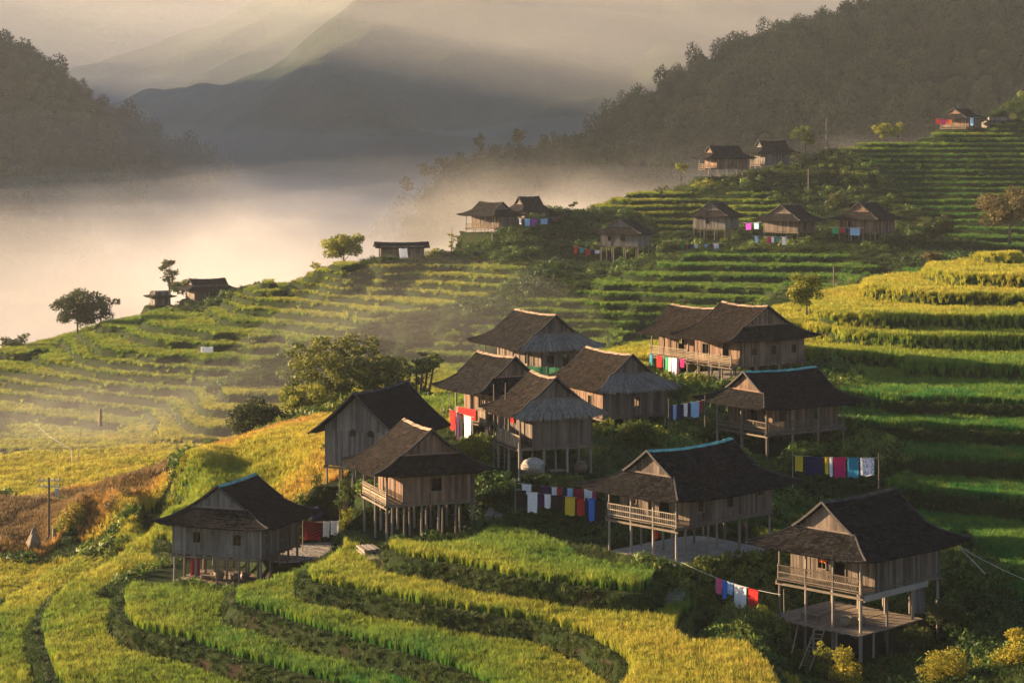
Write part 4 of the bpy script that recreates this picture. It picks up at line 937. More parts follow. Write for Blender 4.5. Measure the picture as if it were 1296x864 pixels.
def leaves(clumps, leaf, per_area, g, hz0, hz1):
    Vs, Gs, Hs, Ys = [], [], [], []
    for (cx, cy, cz, r, fl) in clumps:
        n = max(12, int(per_area*r*r)); d = g.normal(size=(n, 3)); d /= np.linalg.norm(d, axis=1)[:, None]
        rad = r*(g.uniform(.2, 1, (n, 1))**.4)*(1+.2*g.normal(size=(n, 1))*.5); c = d*rad; c[:, 2] *= fl
        c += np.array([cx, cy, cz]); a = g.normal(size=(n, 3)); a[:, 2] *= .6; a /= np.linalg.norm(a, axis=1)[:, None]
        b = np.cross(a, d+.4*g.normal(size=(n, 3))); b /= np.linalg.norm(b, axis=1)[:, None]+1e-6; s = leaf*g.uniform(.55, 1.3, (n, 1))
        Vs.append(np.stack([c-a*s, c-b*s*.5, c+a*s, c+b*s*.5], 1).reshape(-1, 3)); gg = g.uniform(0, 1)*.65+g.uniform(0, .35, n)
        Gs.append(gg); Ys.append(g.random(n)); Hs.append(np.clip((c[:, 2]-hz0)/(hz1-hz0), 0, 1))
    V = np.concatenate(Vs); n = len(V)//4
    return V, np.arange(4*n).reshape(n, 4), np.concatenate(Gs), np.concatenate(Ys), np.concatenate(Hs)
def tree(label, px, d, top_py, width_px, kind='green', name='tree', cat='tree', base_frac=.3, trunks=1, seed=0, leaf=None, dens=None, flat=.7, group=None, nclump=26, lean=0, gap=0.0, by=None, thick=1.0, cr_=(.27, .44)):
    g = np.random.default_rng(seed+100); x = (px-648)/FPX*d; z0 = gz(x, d) if by is None else (HY-by)/FPX*d
    h = (HY-top_py)/FPX*d-z0; w_ = 1.38*width_px/FPX*d; root = empty(name, (x, d, z0-.1), g.uniform(0, 6.28)*0, label, cat, group)
    leaf = leaf or max(.09, d*.0007); dens = dens or 7.0/(leaf*leaf)
    zc = h*(base_frac+1)/2; rz = h*(1-base_frac)/2; rx = w_/2
    cl = []; k = 0
    while len(cl) < nclump and k < 4000:
        k += 1; p = g.uniform(-1, 1, 3); q = np.linalg.norm(p)
        if q > 1 or q < .25: continue
        r = g.uniform(*cr_)*min(rx, rz*1.2); cx, cy, cz = p[0]*(rx-r*.8), p[1]*(rx-r*.8)*.9, zc+p[2]*(rz-r*.6)
        cx += lean*(cz/h)
        if gap and any(math.dist((cx, cy, cz), c[:3]) < gap*r for c in cl): continue
        cl.append((cx, cy, cz, r, flat))
    V, F, G, Y, H = leaves(cl, leaf, dens*.9, g, h*base_frac, h)
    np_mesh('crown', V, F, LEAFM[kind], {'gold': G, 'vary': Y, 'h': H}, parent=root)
    mb = MB(); tr = max(.05, h*.022)*thick
    for t in range(trunks):
        ox = (t-(trunks-1)/2)*w_*.12; tgt = cl[t % len(cl)]
        pts = [(ox*.4, 0, -.4), (ox*.7+g.uniform(-.1, .1), g.uniform(-.1, .1), h*base_frac*.6), (ox+lean*.5, 0, zc), (ox*1.4+lean, g.uniform(-.2, .2), h*.86)]
        mb.tube(pts, [tr*1.3, tr, tr*.6, tr*.2], 7, g.random())
        for c in cl[t::trunks][:10]:
            a = Vector(pts[1]).lerp(Vector(pts[2]), g.uniform(.2, 1)); m_ = a.lerp(Vector(c[:3]), .5)+Vector((0, 0, -.06*h)); mb.tube([a, m_, c[:3]], [tr*.45, tr*.3, tr*.1], 5, g.random(), cap=False)
    mb.build('trunk', M['bark'], root, smooth=True)
    return root
def bush(label, px, d, top_py, width_px, kind='green', seed=0, by=None, group=None, flat=.85, hole=0):
    g = np.random.default_rng(seed+500); x = (px-648)/FPX*d; z0 = gz(x, d) if by is None else (HY-by)/FPX*d
    h = max(.5, (HY-top_py)/FPX*d-z0); w_ = width_px/FPX*d; root = empty('bush', (x, d, z0-.1), 0, label, 'bush', group)
    leaf = max(.075, d*.0006); cl = []; n = max(9, int(22*w_/h*.8)); n = min(n, 40)
    for i in range(n):
        r = min(h*.42, w_*.3)*g.uniform(.3, 1); a = g.uniform(0, 6.28); q = math.sqrt(g.uniform(0, 1)); hh = h*(1-.45*q*q)
        cl.append((math.cos(a)*q*(w_/2-r*.7), math.sin(a)*q*(w_/2-r*.7)*.8, max(r*.5, g.uniform(.3, 1)*(hh-r*flat)), r, flat))
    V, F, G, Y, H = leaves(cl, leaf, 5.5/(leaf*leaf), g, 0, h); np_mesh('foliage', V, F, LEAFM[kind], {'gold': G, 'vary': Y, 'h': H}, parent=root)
    mb = MB()
    for c in cl[:9]: mb.tube([(c[0]*.15, c[1]*.15, -.2), (c[0]*.5, c[1]*.5, c[2]*.5), c[:3]], [.05, .035, .012], 5, g.random(), cap=False)
    mb.build('stem', M['bark'], root); return root
tree('broad tree with dark green crown, largest of those below the village', 432, 206, 418, 120, 'olive', seed=1, base_frac=.04, nclump=80, gap=1.0, flat=.7, leaf=.23, cr_=(.16, .27))
tree('medium tree leaning against the right side of the broad dark tree', 488, 204, 446, 74, 'olive', seed=2, base_frac=.06, nclump=46, gap=1.0, leaf=.22, cr_=(.18, .3))
tree('slender tree with several bare trunks and an open flat crown', 535, 203, 440, 44, 'green', seed=3, base_frac=.5, trunks=4, nclump=14, leaf=.15, gap=.9, flat=.5, lean=.6)
tree('low spreading tree in front of the broad dark tree', 392, 200, 480, 66, 'lime', seed=4, base_frac=.05, nclump=26, leaf=.14)
tree('round dark tree with olive left side above the lime field', 325, 195, 500, 64, 'dark', seed=5, base_frac=.02, nclump=34, leaf=.14, by=560)
tree('dark double crowned tree on the left crest', 98, 352, 364, 56, 'dark', seed=6, base_frac=.15, nclump=30)
tree('dark tree touching the double crowned tree on the left crest', 128, 354, 372, 44, 'dark', seed=7, base_frac=.1, nclump=18)
tree('small blurred tree at the left edge of the crest', 22, 345, 419, 34, 'dark', seed=8, base_frac=.1, nclump=16)
tree('tall thin tree with airy crown beside the crest house', 214, 374, 320, 22, 'dark', seed=9, base_frac=.42, nclump=12, gap=.8, thick=.8)
tree('pale airy tree just left of the crest house', 236, 378, 346, 36, 'green', seed=10, base_frac=.3, nclump=14, gap=.8)
tree('low pale tree spreading over the crest house roof', 258, 382, 350, 34, 'green', seed=11, base_frac=.4, nclump=10, gap=.8)
tree('rounded golden green tree standing on the golden terraces', 435, 366, 291, 54, 'lime', seed=12, base_frac=.12, nclump=26)
tree('small shrubby tree left of the rounded golden tree', 402, 362, 329, 22, 'lime', seed=13, base_frac=.1, nclump=10)
tree('slim tree with flat round top right of the hilltop houses', 1019, 432, 156, 28, 'green', seed=14, base_frac=.42, nclump=14)
tree('low bushy tree under the flat topped one', 1014, 426, 190, 26, 'dark', seed=15, base_frac=.05, nclump=10)
tree('pale feathery tree left of a second one on the top terraces', 1118, 446, 151, 22, 'lime', seed=16, base_frac=.25, nclump=12, gap=.8)
tree('pale feathery tree right of a similar one on the top terraces', 1136, 446, 152, 18, 'lime', seed=17, base_frac=.25, nclump=10, gap=.8)
tree('broad brownish tree at the right edge of the terraces', 1278, 344, 234, 82, 'brown', seed=18, base_frac=.2, nclump=34, by=305)
tree('small brown leafed tree beside the yellow terraces', 1183, 262, 308, 26, 'brown', seed=19, base_frac=.1, nclump=14, by=350)
tree('pointed bush-like tree at the tip of the yellow terrace', 1021, 207, 337, 38, 'lime', seed=20, base_frac=.03, nclump=22, leaf=.13, by=392)
tree('small leaning tree left of the hilltop houses', 862, 418, 200, 18, 'lime', seed=21, base_frac=.3, nclump=8, by=226)
tree('tiny pointed tree left of the long misty house', 572, 376, 280, 9, 'lime', seed=22, base_frac=.1, nclump=8)
tree('small dark tree by the porch of the long misty house', 583, 374, 287, 12, 'dark', seed=23, base_frac=.2, nclump=7)
tree('small tree with a leaning stem on the lit upper terrace', 725, 392, 253, 12, 'dark', seed=24, base_frac=.4, nclump=6)
tree('little dark tree on top of the lit upper terraces', 838, 404, 232, 16, 'dark', seed=25, base_frac=.2, nclump=7)
tree('tiny tree behind the roof of the red cloth house', 574, 190, 478, 18, 'green', seed=26, base_frac=.5, nclump=7, leaf=.13)
for i, (px, d, tp, wd) in enumerate([(608, 735, 168, 14), (654, 742, 158, 20), (700, 742, 166, 34), (728, 742, 172, 30), (560, 738, 196, 18), (515, 735, 222, 16), (540, 738, 200, 20)]):
    tree(['small tree on the shoulder of the misty middle hill', 'round tree on the very top of the misty middle hill',
      'wide tree right of the top of the misty middle hill', 'wide tree at the right end of the misty middle hill', 'dim tree on the left slope of the misty middle hill', 'lowest dim tree on the left end of the misty middle hill', 'bushy dim tree on the left slope of the middle hill'][i], px, d, tp, wd, 'dark', seed=40+i, base_frac=.1, nclump=14, thick=.6, by=tp+26)
BG = 'bushes among the houses and banks'
for i, (lab, px, d, tp, wd, kind, by) in enumerate([
 ('yellow green bush cut by the bottom edge, left of the two at lower right', 1200, 108, 806, 84, 'yellow', 880), ('tall yellow bush in the lower right corner', 1288, 108, 784, 70, 'yellow', 880),
 ('bright yellow bush at the foot of the ladder', 1068, 108, 810, 50, 'yellow', 880), ('slender yellow green bush beside the ladder top', 1042, 111, 800, 30, 'lime', 850), ('small yellow sprig bush between the lower right bushes', 1240, 109, 820, 26, 'lime', 870),
 ('trimmed lime green hedge block left of the brown patch', 97, 172, 633, 62, 'lime', 684), ('square russet brown thicket between two green ones on the spur', 155, 171, 613, 50, 'brown', 658), ('low dark bush beside the brown patch', 190, 168, 640, 18, 'dark', 668), ('rounded bush on the brown slope edge', 190, 186, 580, 30, 'lime', 602),
 ('sunlit bush right of the nearest house laundry', 440, 147, 632, 34, 'lime', 672), ('leafy bush between the dark gable house and its neighbour', 437, 146, 600, 30, 'green', 640), ('bush behind the posts of the dark gable house', 405, 152, 588, 26, 'dark', 640),
 ('bright bush below the red cloth balcony', 598, 152, 543, 44, 'lime', 575), ('lit bushes below the grey thatched house', 806, 162, 520, 50, 'green', 560), ('yellowish bush under the posts of the grey thatched house', 745, 163, 528, 38, 'lime', 556),
 ('bright bush before the laundry of the double house', 882, 178, 486, 36, 'lime', 520), ('dark bush between the double house and its laundry', 862, 180, 478, 26, 'green', 505), ('bush under the teal roofed balcony house', 915, 150, 562, 46, 'green', 600),
 ('dark bush in the gully right of the lowest house', 1200, 118, 745, 56, 'dark', 800), ('dark bush by the posts of the lowest house', 1160, 116, 775, 52, 'dark', 820), ('brownish shrub on the bank beside the long wire', 1247, 124, 712, 40, 'brown', 770),
 ('low dark bush left of the ladder', 985, 113, 800, 36, 'dark', 830), ('green bush under the lowest house laundry', 930, 121, 775, 56, 'dark', 800), ('leafy bush below the double row of laundry', 700, 139, 650, 80, 'dark', 680),
 ('leafy bush at the right end of the double row of laundry', 760, 137, 655, 40, 'green', 690), ('bush left of the stone steps', 610, 143, 625, 24, 'green', 660), ('grassy bush in front of the big round bundle', 725, 142, 596, 70, 'green', 625),
 ('bush at the lower left corner of the bright green paddy', 505, 132, 690, 24, 'lime', 712), ('bush hanging over the bank near the stone steps', 845, 123, 730, 26, 'dark', 765), ('round shrub in the gully of the far hillside', 780, 340, 330, 60, 'dark', 360),
 ('dark shrub right of the far row of houses', 1150, 350, 285, 60, 'dark', 320), ('dark shrub on the gully side above the far houses', 1060, 392, 240, 40, 'dark', 272), ('dark shrub in the far gully top', 1035, 418, 214, 34, 'dark', 240),
 ('leafy shrub between the far right house and terraces', 1190, 348, 262, 40, 'dark', 300), ('shrub left of the lone pale house', 690, 355, 318, 50, 'dark', 345), ('shrub below the long misty house', 620, 368, 300, 60, 'green', 326), ('shrub by the low long shed', 548, 356, 310, 30, 'lime', 332),
 ('green hill shrub at the upper right edge', 1285, 476, 124, 40, 'green', 150), ('rounded shrub left of the hilltop terrace', 1045, 428, 192, 34, 'lime', 214), ('hedge of shrubs below the hilltop pair', 895, 412, 222, 40, 'lime', 240), ('far dark shrub at the middle of the gully', 640, 322, 372, 70, 'dark', 400), ('low dark shrub at the end of the left terraces', 470, 300, 412, 60, 'dark', 445), ('dark shrub beside the lower left terraces', 400, 296, 432, 50, 'dark', 460)]):
    bush(lab, px, d, tp, wd, kind, i, by, None)
# ------------------------------------------------------------ washing, poles, yards and small things
def cloth_mat(name, c, pattern=None):
    t = NT(name); n = t.noise(5, 4, t.coord('Object')); base = t.ramp(n, [(.3, tuple(v*.8 for v in c)), (.7, c)])
    if pattern == 'check':
        w1 = t.n('ShaderNodeTexChecker'); w1.inputs['Scale'].default_value = 9; w1.inputs['Color1'].default_value = (*c, 1); w1.inputs['Color2'].default_value = (.02, .01, .012, 1); t.l(t.coord('Object'), w1.inputs[0]); base = w1.outputs[0]
    if pattern == 'print':
        base = t.ramp(t.noise(13, 3, t.coord('Object')), [(.47, c), (.56, (.15, .2, .4))])
    t.base(base, .85, .1); tr = t.n('ShaderNodeBsdfTranslucent'); t.l(base, tr.inputs[0]); mx = t.n('ShaderNodeMixShader'); mx.inputs[0].default_value = .3
    t.l(t.b.outputs[0], mx.inputs[1]); t.l(tr.outputs[0], mx.inputs[2]); t.l(mx.outputs[0], t.out.inputs[0]); return t.m
CC = {'white': (.8, .8, .82), 'black': (.015, .014, .018), 'red': (.5, .025, .025), 'yellow': (.66, .5, .05), 'navy': (.015, .025, .09), 'blue': (.05, .2, .75), 'lightblue': (.35, .55, .8), 'darkred': (.28, .015, .04),
      'magenta': (.5, .015, .14), 'teal': (.04, .26, .4), 'purple': (.07, .02, .09), 'pink': (.75, .15, .3), 'green': (.05, .35, .15), 'violet': (.4, .06, .5), 'orange': (.7, .17, .03)}
CM = {k: cloth_mat(k+'_cloth', v) for k, v in CC.items()}; CM['check'] = cloth_mat('checked_cloth', (.4, .02, .04), 'check'); CM['print'] = cloth_mat('printed_cloth', (.78, .78, .8), 'print')
def line_of_wash(what, pts, items, group, sag=.0, posts=(), d_off=0, line_label=None, shape='cloth'):
    """pts: ((px,py,d),(px,py,d)) ends of the line; items: (px0, px1, bottom_py, colour, label)"""
    a, b = P(*pts[0]), P(*pts[1]); L = (b-a).length; mid = a.lerp(b, .5)
    def at(px):
        t = (px-pts[0][0])/(pts[1][0]-pts[0][0]); u = (px-648)/FPX; dx, dy = b.x-a.x, b.y-a.y; t = (u*a.y-a.x)/(dx-u*dy); p = a.lerp(b, t); p.z -= sag*4*t*(1-t); return p
    mb = MB(); k = 16; mb.tube([a.lerp(b, i/k)-mid-Vector((0, 0, sag*4*(i/k)*(1-i/k))) for i in range(k+1)], .012 if a.y < 200 else .02, 4, .6)
    ln = mb.build('clothesline', M['wire']); ln.location = mid; tag(ln, line_label or ('thin line carrying '+what), 'clothesline')
    dirv = Vector((b.x-a.x, b.y-a.y, 0)).normalized(); nrm = Vector((-dirv.y, dirv.x, 0))
    for i, (p0, p1, bp, colr, lab) in enumerate(items):
        A, B = at(p0), at(p1); c = A.lerp(B, .5); wd = (B-A).length*(.9+.08*math.sin(i*5.1+p0)); hh = max(.15, c.z-(HY-bp)/FPX*c.y)
        g = np.random.default_rng(int(p0*7+bp)); nx_, nz_ = (9, 9) if c.y < 200 else (4, 4); V = []; F = []
        ph_, fr = g.uniform(0, 6), g.uniform(5, 9)/max(wd, .3); kk = g.uniform(.55, .92)
        for side in (1, -1):
            n0 = len(V); hs_l = hh if side == 1 else hh*kk
            for j in range(nz_+1):
                t = j/nz_
                for i_ in range(nx_+1):
                    s = i_/nx_-.5; off = side*(.018+.02*t)+math.sin(s*wd*fr+ph_)*.045*t*min(1, wd)+math.sin(s*wd*fr*2.3+ph_*2)*.014*t
                    xx = s*wd*(1-.07*t*abs(math.sin(ph_))); zz = -t*hs_l*(1+.03*math.sin(s*7+ph_))
                    V.append(dirv*xx+nrm*(-off)+Vector((0, 0, zz+.012)))
            for j in range(nz_):
                for i_ in range(nx_): q = n0+j*(nx_+1)+i_; F.append((q, q+1, q+nx_+2, q+nx_+1))
        n1 = (nx_+1)*(nz_+1)
        for i_ in range(nx_): F.append((i_, i_+1, n1+i_+1, n1+i_))
        o = np_mesh('hanging_cloth', np.array([tuple(v) for v in V]), np.array(F), CM[colr], smooth=True); o.location = c
        tag(o, lab, 'cloth', group)
    for j, (px, py, d, hgt_px) in enumerate(posts):
        pole(px, py, d, hgt_px, .035, 'thin pole holding %s end of %s' % (('one', 'the other')[j % 2], what) if len(posts) > 1 else 'thin pole holding '+what)
def pole(px, top_py, d, bot_py, r, label, name='pole', lean=(0, 0), mat='post', cat='pole'):
    x = (px-648)/FPX*d; zb = (HY-bot_py)/FPX*d; zt = (HY-top_py)/FPX*d; mb = MB(); h = zt-zb
    mb.tube([(0, 0, -.3), (lean[0]*.4+.02, .01, h*.5), (lean[0], lean[1], h)], [r*1.15, r, r*.75], 7, random.random()); o = mb.build(name, M[mat]); o.location = (x, d, zb); return tag(o, label, cat)
W1 = 'washing on the double line below the thatched house'
line_of_wash('the rear row of the double washing line', ((655,611,139.5),(764,619,138)), [
 (660,673,625,'white','white shirt hanging first at the left of the rear row'),(674,684,630,'black','small black cloth right of the first white shirt, rear row'),(685,697,633,'purple','dark purple cloth in the left half of the rear row'),
 (698,705,631,'white','little white cloth beside a small red one, rear row'),(705.5,711,631,'red','small red cloth beside a little white one, rear row'),(712,717.5,632,'navy','narrow navy cloth next to the light blue one, rear row'),
 (718,725,632,'lightblue','light blue cloth in the middle of the rear row'),(726,738,633,'darkred','dark red cloth right of the light blue one, rear row'),(739,750,633,'white','white cloth near the right end of the rear row'),(750.5,755,631,'magenta','narrow crimson cloth at the right end of the rear row')], W1, .1)
line_of_wash('the front row of the double washing line', ((653,619,137.5),(766,631,136)), [
 (655,666,643,'black','long black garment at the left end of the front row'),(667,681,648,'white','long white garment second in the front row'),(682,688,641,'purple','narrow dark cloth between two white ones, front row'),
 (689,697,643,'white','short white cloth left of the wide black one, front row'),(698,713,646,'black','wide black cloth left of the yellow one, front row'),(714,729,652,'yellow','bright yellow cloth on the double washing line'),
 (730,740,652,'red','bright red cloth touching the yellow one'),(740.5,744,650,'navy','narrow navy cloth between the red and the blue, front row'),(744.5,753,659,'blue','long bright blue cloth on the double washing line'),(754,762,660,'black','long black garment at the right end of the front row')], W1, .12, posts=((652,606,138,655),(767,618,137,668)))
W2 = 'washing on the line over the green paddies'
line_of_wash('the washing over the right green paddies', ((1004,576,143),(1112,579,143)), [
 (1006,1016.5,596,'yellow','yellow cloth at the left end of the paddy washing line'),(1017,1043,600,'navy','wide navy cloth on the paddy washing line'),(1043.5,1049,600,'yellow','narrow yellow strip right of the wide navy cloth'),(1049.5,1054,603,'white','narrow white strip beside the crimson cloth'),
 (1054.5,1071,604,'magenta','wide crimson cloth on the paddy washing line'),(1071.5,1088,604,'teal','wide teal cloth on the paddy washing line'),(1088.5,1107,602,'print','white printed cloth at the right end of the paddy washing line')], W2, .06, posts=((1003,570,143,612),(1112,573,143,612)))
W3 = 'washing on the sagging line beside the lowest house'
line_of_wash('the sagging washing line beside the lowest house', ((862,711,124),(988,752,117)), [
 (906,914,751,'pink','small pink cloth at the left of the sagging line'),(914.5,920,757,'blue','narrow blue cloth on the sagging line'),(921,928,752,'lightblue','short pale cloth on the sagging line'),(929.5,945,776,'white','long white sheet on the sagging line'),(946.5,961,774,'red','bright red sheet on the sagging line')], W3, .25, posts=((992,745,117,800),))
line_of_wash('the washing under the double house balcony', ((820,447,197.5),(869,454,189.5)), [
 (822,826,463,'teal','narrow teal cloth at the left under the double house'),(831,838,465,'red','red cloth under the double house balcony'),(842,846,468,'green','narrow green cloth beside the white sheets under the double house'),(846.5,850,470,'white','narrow white sheet under the double house'),(850.5,857,476,'white','long white sheet under the double house'),(857.5,860,474,'purple','thin dark purple cloth under the double house'),(860.5,867,465,'magenta','crimson cloth at the right under the double house')], 'washing under the double house', .1)
line_of_wash('the blue and white washing beside the thatched house', ((846,513,161),(891,506,160)), [
 (848,851.5,528,'navy','navy edge cloth at the left of the blue washing'),(852,856,531,'lightblue','narrow pale blue cloth in the blue washing'),(856.5,865,529,'navy','wide navy cloth in the blue washing'),(865.5,870,527,'white','white cloth in the blue washing'),(870.5,874,528,'navy','narrow navy cloth left of the broad blue one'),(874.5,885,528,'lightblue','broad light blue cloth in the blue washing'),(885.5,889,524,'darkred','dark red cloth at the right of the blue washing')], 'blue and white washing', .05, posts=((846,505,161,540),(892,500,160,535)))
line_of_wash('the washing under the pinkish boarded house', ((568,517,161),(600,528,157)), [
 (569,577,544,'red','long red cloth below the pinkish house balcony'),(578,582,556,'purple','dark garment right of the long red cloth'),(582.5,586,556,'black','black garment left of the cream sheet'),(587,597,562,'white','sunlit cream sheet below the pinkish house')], 'washing below the pinkish house', .05)
line_of_wash('the washing beside the nearest house yard', ((383,660,147),(430,659,146)), [(385,407,683,'check','dark red checked blanket hung in the yard'),(408,418,679,'white','white cloth right of the checked blanket'),(418.5,428,677,'white','second white cloth right of the checked blanket')], 'washing in the nearest yard', .03, posts=((383,652,147,694),(430,650,146,692)))
FW = 'washing lines of the far hillside'
line_of_wash('the washing left of the lone pale house', ((726,311,352),(762,317,350)), [(727,731,321,'red','red cloth at the left of the lone pale house washing'),(734,739,320,'teal','teal cloth of the lone pale house washing'),(741,747,323,'red','orange red cloth in the lone pale house washing'),(748,752,322,'purple','dark cloth in the lone pale house washing'),(753,759,321,'white','white cloth nearest to the lone pale house')], FW, .2)
line_of_wash('the washing below the left far house', ((860,309,352),(914,307,350)), [(862,866,317,'green','green cloth at the left below the far row'),(866.5,870,317,'red','red cloth beside the green one below the far row'),(871,878,317,'navy','navy cloth below the left far house'),(879,884,318,'white','white cloth below the left far house'),(885,890,317,'magenta','crimson cloth below the left far house'),(891,897,317,'lightblue','light blue cloth below the left far house'),(898,902,317,'darkred','dark red cloth below the left far house'),(903,910,317,'white','larger white cloth right end below the left far house')], FW, .2)
line_of_wash('the two cloths between the far houses', ((940,282,362),(964,281,358)), [(944,951,291,'violet','violet cloth between the far houses'),(954,961,290,'lightblue','pale blue cloth between the far houses')], FW, .1)
line_of_wash('the washing under the middle far house', ((950,298,348),(1002,299,346)), [(955,960,307,'lightblue','pale blue cloth left of the middle far house washing'),(971,975,308,'magenta','crimson cloth of the middle far house washing'),(976,980,307,'white','small white cloth next to the crimson one, middle far house'),(982,987,306,'teal','pale teal cloth of the middle far house washing'),(989,996,310,'white','large white cloth of the middle far house washing')], FW, .15)
line_of_wash('the washing before the right far house', ((1050,288,346),(1094,288,344)), [(1053,1062,296,'green','green cloth before the right far house'),(1062.5,1069,295,'red','red cloth before the right far house'),(1070,1074,295,'navy','navy cloth before the right far house'),(1075,1089,298,'lightblue','wide pale blue sheet before the right far house')], FW, .08)
line_of_wash('the washing beside the long misty house', ((655,276,372),(708,275,378)), [(657,660,284,'white','tiny white cloth touching the long misty house'),(664,671,286,'lightblue','pale blue cloth beside the long misty house'),(672,681,287,'violet','violet cloth beside the long misty house'),(684,693,284,'lightblue','second pale blue cloth farther right of the long misty house'),(694,699,282,'navy','navy cloth beside the long misty house'),(701,705,280,'darkred','dark red cloth at the end by the lit terraces')], FW, .2)
line_of_wash('the cloths on the highest house porch', ((1184,150,451),(1206,151,449)), [(1184,1190,157,'red','red cloth on the highest house porch'),(1191,1198,158,'magenta','crimson cloth on the highest house porch'),(1199,1205,157,'orange','orange cloth on the highest house porch')], FW, .05)
line_of_wash('the blue cloth at the side of the highest house', ((1222,149,449),(1242,149,452)), [(1228,1232,159,'lightblue','bright blue cloth at the side of the highest house')], FW, .03)
line_of_wash('a lone red cloth between terraces', ((838,305,358),(852,305,357)), [(843,847,312,'red','lone red cloth between the lone house and the far row')], FW, .03)
# wires
def wire(label, pts, r=.012):
    p = [P(*q) for q in pts]; c = sum(p, Vector())/len(p); mb = MB(); mb.tube([q-c for q in p], r, 4, .5); o = mb.build('wire', M['wire']); o.location = c; tag(o, label, 'wire')
wire('thin wire running from the lowest house roof to the right edge', [(1212,690,120),(1240,706,119),(1270,721,118),(1330,748,117)], .014)
wire('pale cord dropping from the lowest house roof to the bank', [(1213,692,120),(1230,708,119.5),(1247,726,119)], .02)
wire('drooping pale wire over the golden basin', [(45,536,235),(62,552,232),(78,561,230),(90,569,229),(92,596,226)], .022)
# posts and poles
pole(625,486,150,612,.055,'tall pale pole left of the ragged thatched house'); pole(638,484,149,626,.05,'second tall pole, just right of the pale one, by the thatched house', lean=(.1,0))
pole(657,560,143,650,.09,'stout pole at the left corner before the thatched house', mat='post'); pole(633,500,160,560,.05,'pole at the corner of the pinkish boarded house')
pole(560,503,175,560,.035,'thin stake in the lime field, left one'); pole(569,500,173,566,.035,'thin stake in the lime field, right one'); pole(1046,150,432,210,.16,'bare utility pole on the far skyline', name='utility_pole'); pole(1023,214,404,244,.1,'short bare post below the hilltop pair')
pole(623,296,368,327,.12,'post below the long misty house'); pole(1055,336,300,366,.1,'lone post in the shaded far terraces'); pole(127,517,262,536,.22,'short white post in the golden basin', mat='ridge_pale', cat='post'); pole(97,540,232,598,.05,'crooked pale stick in the golden basin', lean=(.5,0))
pole(568,478,185,548,.03,'thin stake by the left eave of the pinkish house')
r = empty('utility_pole', (0,0,0), 0, 'power pole with crossarms at the left edge of the spur', 'utility pole'); d = 172
zb = (HY-690)/FPX*d; zt = (HY-604)/FPX*d; x = (62-648)/FPX*d; r.location = (x, d, zb); h = zt-zb
mb = MB(); mb.tube([(0,0,-.3),(0,0,h)], [.12,.08], 8, .2); mb.build('pole', M['beam'], r)
for z in (h-.25, h-.75):
    mb = MB(); mb.bar((-.95,0,z),(.95,0,z), .09, .09, .6); ca = mb.build('crossarm', M['metal'], r)
    for k in range(5):
        if k == 2: continue
        mb = MB(); xx = -.85+k*.425; mb.tube([(xx,0,z+.04),(xx,0,z+.12),(xx,0,z+.16),(xx,0,z+.28)], [.03,.08,.05,.06], 7, .9); mb.build('insulator', M['ridge_pale'], ca)
mb = MB(); mb.box(.5,.8,-.1,.1,h-1.5,h-.9,.4); mb.build('transformer_box', M['metal'], r)
pole(68,668,171,692,.16,'squat pale stump beside the power pole', name='stump', mat='stone', cat='stump')
def lathe(name, prof, mat, seg=16, jit=0, parent=None):
    mb = MB(); V = []; F = []
    for (rr, z) in prof:
        for k in range(seg): a = 2*math.pi*k/seg; q = rr*(1+random.uniform(-jit, jit)); V.append((q*math.cos(a), q*math.sin(a), z))
    for i in range(len(prof)-1):
        for k in range(seg): F.append((i*seg+k, i*seg+(k+1)%seg, (i+1)*seg+(k+1)%seg, (i+1)*seg+k))
    F.append(tuple(range(seg))[::-1]); F.append(tuple((len(prof)-1)*seg+k for k in range(seg))); mb.add(V, F, .5)
    return mb.build(name, mat, parent, smooth=jit == 0)
o = lathe('straw_stack', [(.55,0),(.62,.35),(.5,.75),(.28,1.1),(.3,1.15),(.16,1.45),(.03,1.65)], M['bamboo'], 14, .16); o.location = P(43,692,170); tag(o, 'small peaked straw stack near the power pole', 'straw stack')
# lowest house: open lower deck, ladder and the things on it
h5 = HOUSES['H5']; rt = h5['root']; A_, B_, H_ = h5['A'], h5['B'], h5['H']; dz = H_-2.2
mb = MB(); nb = 26
for i in range(nb):
    y = -B_/2-.25+(B_+.7)*i/nb; mb.box(-A_/2-.55+random.uniform(-.12,.06), A_/2-2.0+random.uniform(-.1,.1), y+.01, y+(B_+.7)/nb-.01, dz-.05, dz+random.uniform(-.01,.01), random.uniform(.5,1))
mb.build('lower_deck', M['bamboo'], rt)
mb = MB()
for y in (-B_/2+.1, 0, B_/2-.1): mb.bar((-A_/2-.5, y, dz-.12), (A_/2-2.0, y, dz-.12), .12, .14, .4)
mb.build('deck_beam', M['beam'], rt)
mb = MB(); mb.bar((-A_/2+.1, -B_/2-.12, H_-.26), (A_/2*.62, -B_/2-.12, H_-.26), .1, .34, 1.0); mb.build('side_beam', M['post'], rt)
for (xx, yy) in ((-A_/2-.45, -B_/2+1.4), (-A_/2-.45, 0), (-A_/2-.45, B_/2-1.3), (-A_/2+1.4, -B_/2+.2)):
    wp = h5['W'](xx, yy); mb = MB(); mb.tube([(xx, yy, gz(wp.x, wp.y)-rt.location.z-.3), (xx+.04, yy, dz-.06)], .07, 7, random.random()); mb.build('deck_post', M['post'], rt)
